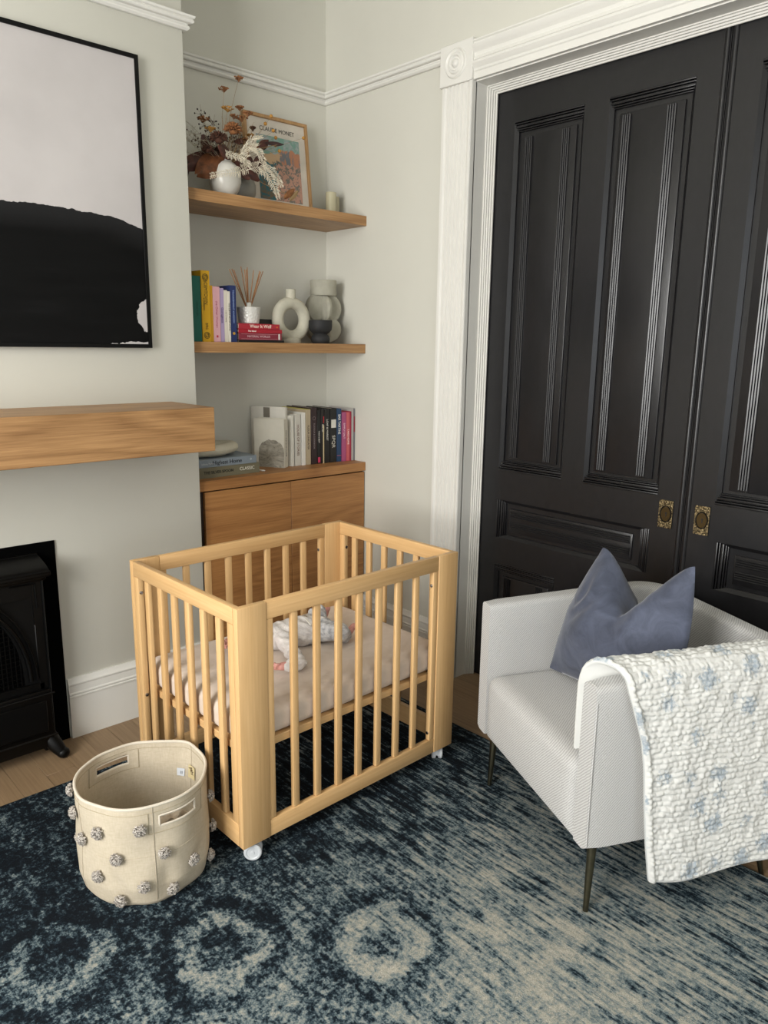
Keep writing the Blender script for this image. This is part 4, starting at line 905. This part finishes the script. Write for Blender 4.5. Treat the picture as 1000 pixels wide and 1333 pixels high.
# seat cushion with soft crown
b=MB(); bm=b.bm; bmesh.ops.create_cube(bm,size=1); a0,a1,b0_,b1_,c0,c1=TH+.001,WT-TH-.001,-(DP-TH)+.002,.006,.228,.425
for v in bm.verts: v.co=Vector(((a0+a1)/2+v.co.x*(a1-a0),(b0_+b1_)/2+v.co.y*(b1_-b0_),(c0+c1)/2+v.co.z*(c1-c0)))
bmesh.ops.subdivide_edges(bm,edges=bm.edges[:],cuts=22,use_grid_fill=True)
for v in bm.verts:
    c=v.co; rr_=.035 if c.y>-.3 else .02; q_=Vector((min(max(c.x,a0+rr_),a1-rr_),min(max(c.y,b0_+rr_),b1_-rr_),min(max(c.z,c0+.01),c1-rr_))); d=c-q_
    if d.length>1e-6: v.co=q_+d.normalized()*min(d.length,rr_)
    if c.z>c1-.04: v.co.z+=.012*math.sin(PI*(c.x-a0)/(a1-a0))*math.sin(PI*min(1,max(0,(c.y-b0_)/(b1_-b0_))))
    if c.y>b1_-.04: v.co.y+=.008*math.sin(PI*(c.x-a0)/(a1-a0))*math.sin(PI*min(1,max(0,(c.z-c0)/(c1-c0))))
b.build('seat_cushion',M_fab,ch)
b=MB()
b.tube([(.004,-.004,.215),(.003,-.003,.4),(.004,-.004,.62),(.010,-.006,.655),(.02,-.006,.665),(.05,-.006,.665)],.0022,6); b.build('seam_piping',M_fab,ch); b=MB()
b.tube([(WT-.004,-.004,.215),(WT-.003,-.003,.4),(WT-.004,-.004,.62),(WT-.012,-.006,.648)],.0022,6); b.build('seam_piping',M_fab,ch)
M_leg=mat('#6f6a58',.28,1,vary=.12,scale=20)
inv=(T(CO)@Matrix.Rotation(CA,4,'Z')).inverted()
for tip,top in (((-.855,-2.198),(.045,-.05)),((-.579,-1.635),(WT-.05,-.045)),((-.336,-2.455),(.055,-.58)),((-.06,-1.892),(WT-.055,-.58))):
    tl=inv@Vector((tip[0],tip[1],0)); zb_=.0105 if (tip[0]<-.34) else .0005
    if tip[0]>-.34 : zb_=.0005
    if tip==(-.336,-2.455): tl=inv@Vector((-.328,-2.455,0))
    MB().tube([(tl.x,tl.y,zb_),(tl.x+(top[0]-tl.x)*.5,tl.y+(top[1]-tl.y)*.5,.105),(top[0],top[1],.202)],[.0075,.0105,.0135],16).build('leg',M_leg,ch)

# ------------------------------------------------------------ pillow
TC=T(CO)@Matrix.Rotation(CA,4,'Z')
CL=lambda u,b_,z_:TC@Vector((u,-b_,z_))
t=NT('blue_grey_velvet'); v=t.coord(); n=t.noise(v,14,5,.65,.8); t.color(t.ramp(n,[(.3,hx('#373c4b')),(.7,hx('#4f5567'))])); t.bump(n,.35,.006); M_vel=t.fin(.8,**{'Sheen Weight':.3,'Sheen Roughness':.4})
BL,BR,TL,TR=CL(.615,.215,.437),CL(.160,.32,.470),CL(.575,.360,.862),CL(.185,.405,.905)
cen=(BL+BR+TL+TR)/4; nf=((BR-BL).cross(TL-BL)).normalized()
if nf.dot(CL(.35,-1,.7)-cen)<0: nf=-nf
def pil(side):
    def f(uu,vv):
        s,tt=uu*2-1,vv*2-1
        # bow the outline inwards between the corners
        s2=s*(1-.05*(1-tt*tt)) if True else s; s2=s*(1+(.16 if s>0 else .08)*(1-tt*tt)); t2=tt
        a=(s2+1)/2; c=(t2+1)/2
        p=(BL*(1-a)+BR*a)*(1-c)+(TL*(1-a)+TR*a)*c
        notch=.205*(max(0,1-(abs(s-.20)/(1.2 if s<.2 else .8)))**1.7)*max(0,(c-.25)/.75)**2.2
        upv=((TL+TR)-(BL+BR)).normalized(); p=p-upv*notch
        side_v=(BR-BL).normalized(); p=p-side_v*(-s)*.025*math.sin(PI*c)*0
        if tt>.0: p=p+side_v*(.10*(.5-abs(s-.0))*0)
        th=.125*(max(0,(1-s*s))*max(0,(1-tt*tt)))**.72
        th*=1-.5*math.exp(-((s-.20)/.22)**2)*max(0,c-.35)/.65
        wr=.006*math.sin(14*s*c+9*mnoise.noise(Vector((s*1.5,tt*1.5,side))))*(1-s*s)*(1-tt*tt)+.007*mnoise.noise(Vector((s*2.5,tt*2.5,5*side)))*(1-s*s)**.5*(1-tt*tt)**.5
        wr+=.006*math.exp(-((c-.62-.25*abs(s))/.05)**2)*math.exp(-(s/.3)**2)
        return p+nf*((th if side>0 else -th*.75)+wr*side)
    return f
b=MB(); b.grid(pil(1),64,64); b.grid(pil(-1),64,64); bmesh.ops.remove_doubles(b.bm,verts=b.bm.verts,dist=.0006); bmesh.ops.recalc_face_normals(b.bm,faces=b.bm.faces)
pl=b.build('pillow',M_vel,sharp=80); tag(pl,'blue-grey velvet cushion with dented top sitting on the pale armchair','cushion')

# ------------------------------------------------------------ quilt
path=[(.100,.452),(.098,.50),(.096,.58),(.092,.645),(.082,.690),(.060,.715),(.032,.722),(.004,.716),(-.016,.695),(-.024,.655),(-.030,.60),(-.034,.52),(-.038,.44),(-.042,.34),(-.047,.24),(-.050,.17),(-.050,.118)]
fe=[.006,.004,.002,.0,.004,.016,.032,.050,.064,.075,.092,.118,.130,.138,.148,.158,.168]
cum=[0]
for a_,c_ in zip(path,path[1:]): cum.append(cum[-1]+math.hypot(c_[0]-a_[0],c_[1]-a_[1]))
LT=cum[-1]
def pathat(s_):
    s_=max(0,min(LT,s_))
    for i in range(len(cum)-1):
        if s_<=cum[i+1]+1e-9:
            f=(s_-cum[i])/(cum[i+1]-cum[i]); 
            i0=max(0,i-1); i3=min(len(path)-1,i+2)
            def cr(p0,p1,p2,p3,t_): return .5*((2*p1)+(-p0+p2)*t_+(2*p0-5*p1+4*p2-p3)*t_**2+(-p0+3*p1-3*p2+p3)*t_**3)
            X=cr(path[i0][0],path[i][0],path[i+1][0],path[i3][0],f); Zq=cr(path[i0][1],path[i][1],path[i+1][1],path[i3][1],f); E_=fe[i]+(fe[i+1]-fe[i])*f
            return X,Zq,E_
    return path[-1]+(fe[-1],)
def quilt_pt(s_,b_,off):
    X,Zq,E_=pathat(s_); X2,Z2_,_=pathat(min(LT,s_+.004)); X1,Z1_,_=pathat(max(0,s_-.004)); d=Vector((X2-X1,Z2_-Z1_)); d=d.normalized(); n=Vector((-d.y,d.x))*-1
    # outward normal (away from arm): for outer side points to -x
    n=Vector((d.y,-d.x)); 
    if True:
        c=Vector((.035,.5)); 
        if n.dot(Vector((X,Zq))-c)<0: n=-n
    return X+n.x*off,Zq+n.y*off
NS,NB=400,290; BE=.60
bmq=bmesh.new(); uvl=bmq.loops.layers.uv.new('UVMap'); V=[];UVs={}
for i in range(NS+1):
    s_=LT*i/NS; row=[]
    X,Zq,E_=pathat(s_)
    for j in range(NB+1):
        f=j/NB; bb_=E_+(BE-E_)*f
        al=bb_; 
        wv1=s_+.007*mnoise.noise(Vector((s_*9,bb_*11,3)))+.004*mnoise.noise(Vector((s_*22,bb_*30,5))); wv2=bb_+.005*mnoise.noise(Vector((s_*8,bb_*8,9)))+.002*math.sin(s_*80)
        rowi=math.floor(wv1/.0150); ca=abs(math.sin(PI*wv1/.0150)); cb=abs(math.sin(PI*(wv2/.0185+.37*rowi+.5*mnoise.noise(Vector((rowi*1.3,bb_*30,0))))))
        mm=.5+.5*mnoise.noise(Vector((s_*26,bb_*26,21))); puff=(ca**.7)*(1-(.25+.6*mm)*(1-cb**.5))*(.6+.8*mnoise.noise(Vector((s_*45,bb_*38,11)))**2+.4*mm)
        fold=.010*mnoise.noise(Vector((s_*2.2,bb_*6,1)))*min(1,max(0,(s_-.35)/.3)) 
        wr=.0045*mnoise.noise(Vector((s_*20,bb_*24,7)))+.0035*mnoise.noise(Vector((s_*55,bb_*50,2)))+.002*mnoise.noise(Vector((s_*110,bb_*90,12)))
        edge=min((bb_-E_)/.012,1) ; edge2=min((LT-s_)/.01,1,s_/.01) 
        off=.002+(.0048*puff+wr)*max(.15,min(edge,edge2))+max(0,fold)
        # rolled double front edge
        if bb_-E_<.02: off+=.006*math.sin(PI*min(1,(bb_-E_)/.02))
        x_,z_=quilt_pt(s_,bb_,max(off,.0005))
        hem=.010*math.sin(bb_*17)*max(0,(s_-LT+.25)/.25)
        zz=z_+hem*.6; zz-= .012*max(0,(s_-LT+.3)/.3)*math.sin(PI*f)
        row.append(bmq.verts.new((x_,-bb_,zz))); 
        UVs[row[-1]]=(s_,bb_)
    V.append(row)
# inner (lining) surface
V2=[]
for i in range(0,NS+1):
    s_=LT*i/NS; X,Zq,E_=pathat(s_); row=[]
    for j in (0,NB):
        x_,z_=quilt_pt(s_,0,-.006); co=V[i][j].co; row.append(bmq.verts.new((x_,co.y,z_ if 0<i<NS else co.z)))
    V2.append(row)
def face(vs):
    try:
        f=bmq.faces.new(vs)
        for lp in f.loops: lp[uvl].uv=UVs.get(lp.vert,(0,0))
    except Exception: pass
for i in range(NS):
    for j in range(NB): face((V[i][j],V[i+1][j],V[i+1][j+1],V[i][j+1]))
    face((V[i][0],V2[i][0],V2[i+1][0],V[i+1][0])); face((V[i][NB],V[i+1][NB],V2[i+1][1],V2[i][1])); face((V2[i][0],V2[i][1],V2[i+1][1],V2[i+1][0]))
for i in (0,NS): face(V[i][:]+[V2[i][1],V2[i][0]])
for v in V2[0]+V2[-1]: pass
bmesh.ops.recalc_face_normals(bmq,faces=bmq.faces)
me=bpy.data.meshes.new('quilt'); bmq.to_mesh(me); bmq.free(); me.polygons.foreach_set('use_smooth',[True]*len(me.polygons))
t=NT('quilt_cotton'); uv=t.n('ShaderNodeTexCoord').outputs['UV']
vo=t.n('ShaderNodeTexVoronoi'); vo.inputs['Scale'].default_value=11.5; vo.inputs['Randomness'].default_value=.55; t.l(uv,vo.inputs['Vector'])
nn=t.noise(uv,75,3,.6); d=t.math('ADD',vo.outputs['Distance'],t.math('MULTIPLY',t.math('SUBTRACT',nn,.5),.85)); m1=t.ramp(d,[(.24,g4(1)),(.36,g4(0))]); 
tex=t.ramp(t.noise(uv,140,2),[(.3,g4(.35)),(.6,g4(1))]); fac=t.math('MULTIPLY',m1,tex)
t.color(t.mix(t.math('MULTIPLY',fac,.85),hx('#cfcfcb'),hx('#8493a0'))); t.bump(t.noise(uv,500,2),.25,.001); M_q=t.fin(.9,**{'Sheen Weight':.1})
me.materials.append(M_q)
qo=bpy.data.objects.new('quilt',me); COL.objects.link(qo); qo.location=CO; qo.rotation_euler=(0,0,CA); tag(qo,'white quilted blanket with pale blue flowers draped over the near chair arm','blanket')

# ------------------------------------------------------------ fabric basket
bc=Vector((-1.655,-1.245,.0105)); bk=thing('storage_basket','cream canvas storage basket with grey pompoms beside the crib leg','basket',tuple(bc))
def prof_r(z_): 
    pts=[(0,.160),(.012,.170),(.06,.180),(.12,.179),(.2,.174),(.30,.172)]
    for a_,c_ in zip(pts,pts[1:]):
        if z_<=c_[0]: f=(z_-a_[0])/(c_[0]-a_[0]); return a_[1]+(c_[1]-a_[1])*f
    return pts[-1][1]
def bpt(th,z_,off=0):
    r_=prof_r(z_)+off; k=z_/.30
    r_+=.006*mnoise.noise(Vector((math.cos(th)*2,math.sin(th)*2,z_*9)))
    r_-=.010*math.exp(-((math.degrees(th)%360-262)/9)**2)*math.exp(-((z_-.07)/.06)**2)          # soft dents
    r_-=.009*math.exp(-(((math.degrees(th)%360-222)+ (z_-.07)*160)/7)**2)*math.exp(-((z_-.06)/.06)**2)
    r_-=.007*math.exp(-(((math.degrees(th)%360-300)- (z_-.1)*120)/9)**2)*math.exp(-((z_-.1)/.05)**2)
    # rim: slightly squared, corner pulled near -20 deg
    r_+=k*.010*math.exp(-((math.degrees(th)%360-22)/12)**2)-k*.006*math.cos(2*(th-R(75)))
    zz=z_+k*(.006*math.cos(th-R(90)))
    return Vector((r_*math.cos(th),r_*math.sin(th),zz))
HOLES=[(-101,-64,.237,.268),(79,115,.240,.268)]
NA,NZ=240,60
b=MB(); t=b.bm; V=[[t.verts.new(bpt(2*PI*i/NA,.30*j/NZ)) for j in range(NZ+1)] for i in range(NA)]
for i in range(NA):
    a=360*(i+.5)/NA; a=a-360 if a>180 else a
    for j in range(NZ):
        z_=.30*(j+.5)/NZ
        if any(h[0]<a<h[1] and h[2]<z_+(.0) and z_<h[3] for h in HOLES): continue
        t.faces.new((V[i][j],V[(i+1)%NA][j],V[(i+1)%NA][j+1],V[i][j+1]))
c0_=t.verts.new((0,0,.003)); 
for i in range(NA): t.faces.new((V[(i+1)%NA][0],V[i][0],c0_))
t_=NT('canvas'); v=t_.coord(); wx=t_.noise(t_.coord((1,1,.2)),260,2); wy=t_.noise(t_.coord((.2,.2,1)),260,2); ff=t_.math('MULTIPLY',t_.math('ADD',wx,wy),.5); n=t_.noise(v,9,3); t_.color(t_.mix(.5,t_.ramp(ff,[(.3,hx('#a99c86')),(.7,hx('#c9bda8'))]),t_.ramp(n,[(.3,hx('#b3a791')),(.7,hx('#c2b7a2'))]))); t_.bump(ff,.35,.0015); M_can=t_.fin(.9)
M_canl=mat('#cdc4b4',.9,vary=.03,bscale=300)
o=b.build('canvas_body',M_can,bk); md=o.modifiers.new('thick','SOLIDIFY'); md.thickness=.0035; md.offset=-1
rim=[bpt(2*PI*i/120,.30,-.0015)+Vector((0,0,.001)) for i in range(120)]
MB().tube(rim,.0042,8,True).build('rim_binding',M_canl,bk)
MB().tube([bpt(2*PI*i/120,.283,.0006) for i in range(120)],.0007,4,True).tube([bpt(2*PI*i/120,.283,-.0042) for i in range(120)],.0007,4,True).build('stitching',mat('#a69a80',.9),bk)
for h in HOLES:
    pts=[]
    def seg(a0,z0_,a1,z1_,n): 
        for k in range(n): pts.append(bpt(R(a0+(a1-a0)*k/n),z0_+(z1_-z0_)*k/n,-.001))
    seg(h[0],h[2],h[1],h[2],14); seg(h[1],h[2],h[1],h[3],4); seg(h[1],h[3],h[0],h[3],14); seg(h[0],h[3],h[0],h[2],4)
    hh=MB().tube(pts,.0032,6,True).build('handle',M_canl,bk)
    sgn=.001 if h[0]<0 else -.0048
    pts2=[]; 
    A0,A1,Z0_,Z1_=h[0]-10,h[1]+10,h[2]-.018,.283
    for (a0,za_,a1,zb_,n_) in ((A0,Z1_,A0,Z0_,5),(A0,Z0_,A1,Z0_,16),(A1,Z0_,A1,Z1_,5)):
        for k in range(n_+1): pts2.append(bpt(R(a0+(a1-a0)*k/n_),za_+(zb_-za_)*k/n_,sgn))
    MB().tube(pts2,.0009,4).build('stitching',mat('#a69a80',.9),hh)
# vertical seam lines
for a in (-107,14,180): MB().tube([bpt(R(a),.296*k/14+.002,.001 if a<0 or a==180 else -.0045) for k in range(15)],.0011,4).build('seam',M_can,bk)
MB().tube([bpt(R(a),.155,.0006) for a in range(-160,-60,4)],.0007,4).build('seam',M_can,bk)
# woven labels inside
def lab(a0,a1,za_,zb_,m_,off,name='label_tag'):
    return MB().grid(lambda u,v:bpt(R(a0+(a1-a0)*u),za_+(zb_-za_)*v,off),6,4).build(name,m_,bk)
lab(22,30,.192,.216,mat('#c9cdd2',.7),-.0062); l2=lab(6,17,.196,.236,mat('#c9b98e',.8),-.0075)
text('label_text','pehr',.020,mat('#4d3b22',.8,vary=0),l2,T(bpt(R(11),.220,-.009))@Matrix.Rotation(R(11-90),4,'Z')@Matrix.Rotation(R(90),4,'X')@Matrix.Rotation(R(-75),4,'Z'),.7)
MB().tube([bpt(R(26),.199+.003*k,-.0075) for k in range(4)],.0006,4).tube([bpt(R(24.5),.199+.003*k,-.0075) for k in range(4)],.0006,4).build('label_text',mat('#3c4652',.8),bk)
# pompoms
t=NT('pompom_yarn'); n=t.noise(t.coord(),300,2); t.color(t.ramp(n,[(.35,hx('#857c74')),(.65,hx('#c9c3ba'))])); M_pom=t.fin(.95)
def pompom(th,z_,r_=.0175):
    c=bpt(th,z_,.0062); nr=Vector((math.cos(th),math.sin(th),0)); e1=Vector((0,0,1)); e2=nr.cross(e1); b=MB(); b.ball(c,r_*.42,2)
    for k in range(90):
        a=random.uniform(0,2*PI); p=math.acos(random.uniform(.0,1)); d=nr*math.cos(p)*.8+(e1*math.cos(a)+e2*math.sin(a))*math.sin(p)
        q1=c+d*r_*random.uniform(.85,1.1); sdv=d.cross(Vector((random.random(),random.random(),random.random()))).normalized()*.0025
        b.tube([c+d*r_*.4,q1+sdv,q1-sdv,c+d*r_*.4],[.0011,.0013,.0013,.0009],4)
    b.build('pompom',M_pom,bk)
for a,z_ in [(-155.7,.226),(-118.3,.243),(-138.6,.160),(-99.2,.160),(-72,.095),(-44,.045),(-157,.098),(-117.4,.077),(-93,.037),(-138,.030),(-29,.205),(-30,.110),(-176,.183),(170,.240),(158,.295-.01),(40,.2),(75,.11),(110,.16),(140,.1),(10,.06)]:
    pompom(R(a),z_)
# crumpled cloth inside
cl=MB(); 
def crump(u,v):
    x_,y_=(u-.5)*.16,(v-.5)*.075; k=Vector((x_*22,y_*22,4)); r_=math.hypot(x_/.08,y_/.036)
    return Vector((x_,y_+.006*mnoise.noise(k*1.7),.222+.022*mnoise.noise(k)+.012*mnoise.noise(k*2.3)-.16*max(0,r_-.55)))
cl.grid(crump,44,30); c_o=cl.build('muslin_cloth',mat('#c2b4a2',.9,vary=.1,scale=60,bscale=200)); c_o.location=bc+Vector((.128*math.cos(R(-83)),.118*math.sin(R(-83)),0)); c_o.rotation_euler=(0,0,R(7)); tag(c_o,'crumpled beige muslin cloth inside the canvas basket, seen through its handle slot','cloth')
md=c_o.modifiers.new('t','SOLIDIFY'); md.thickness=.002
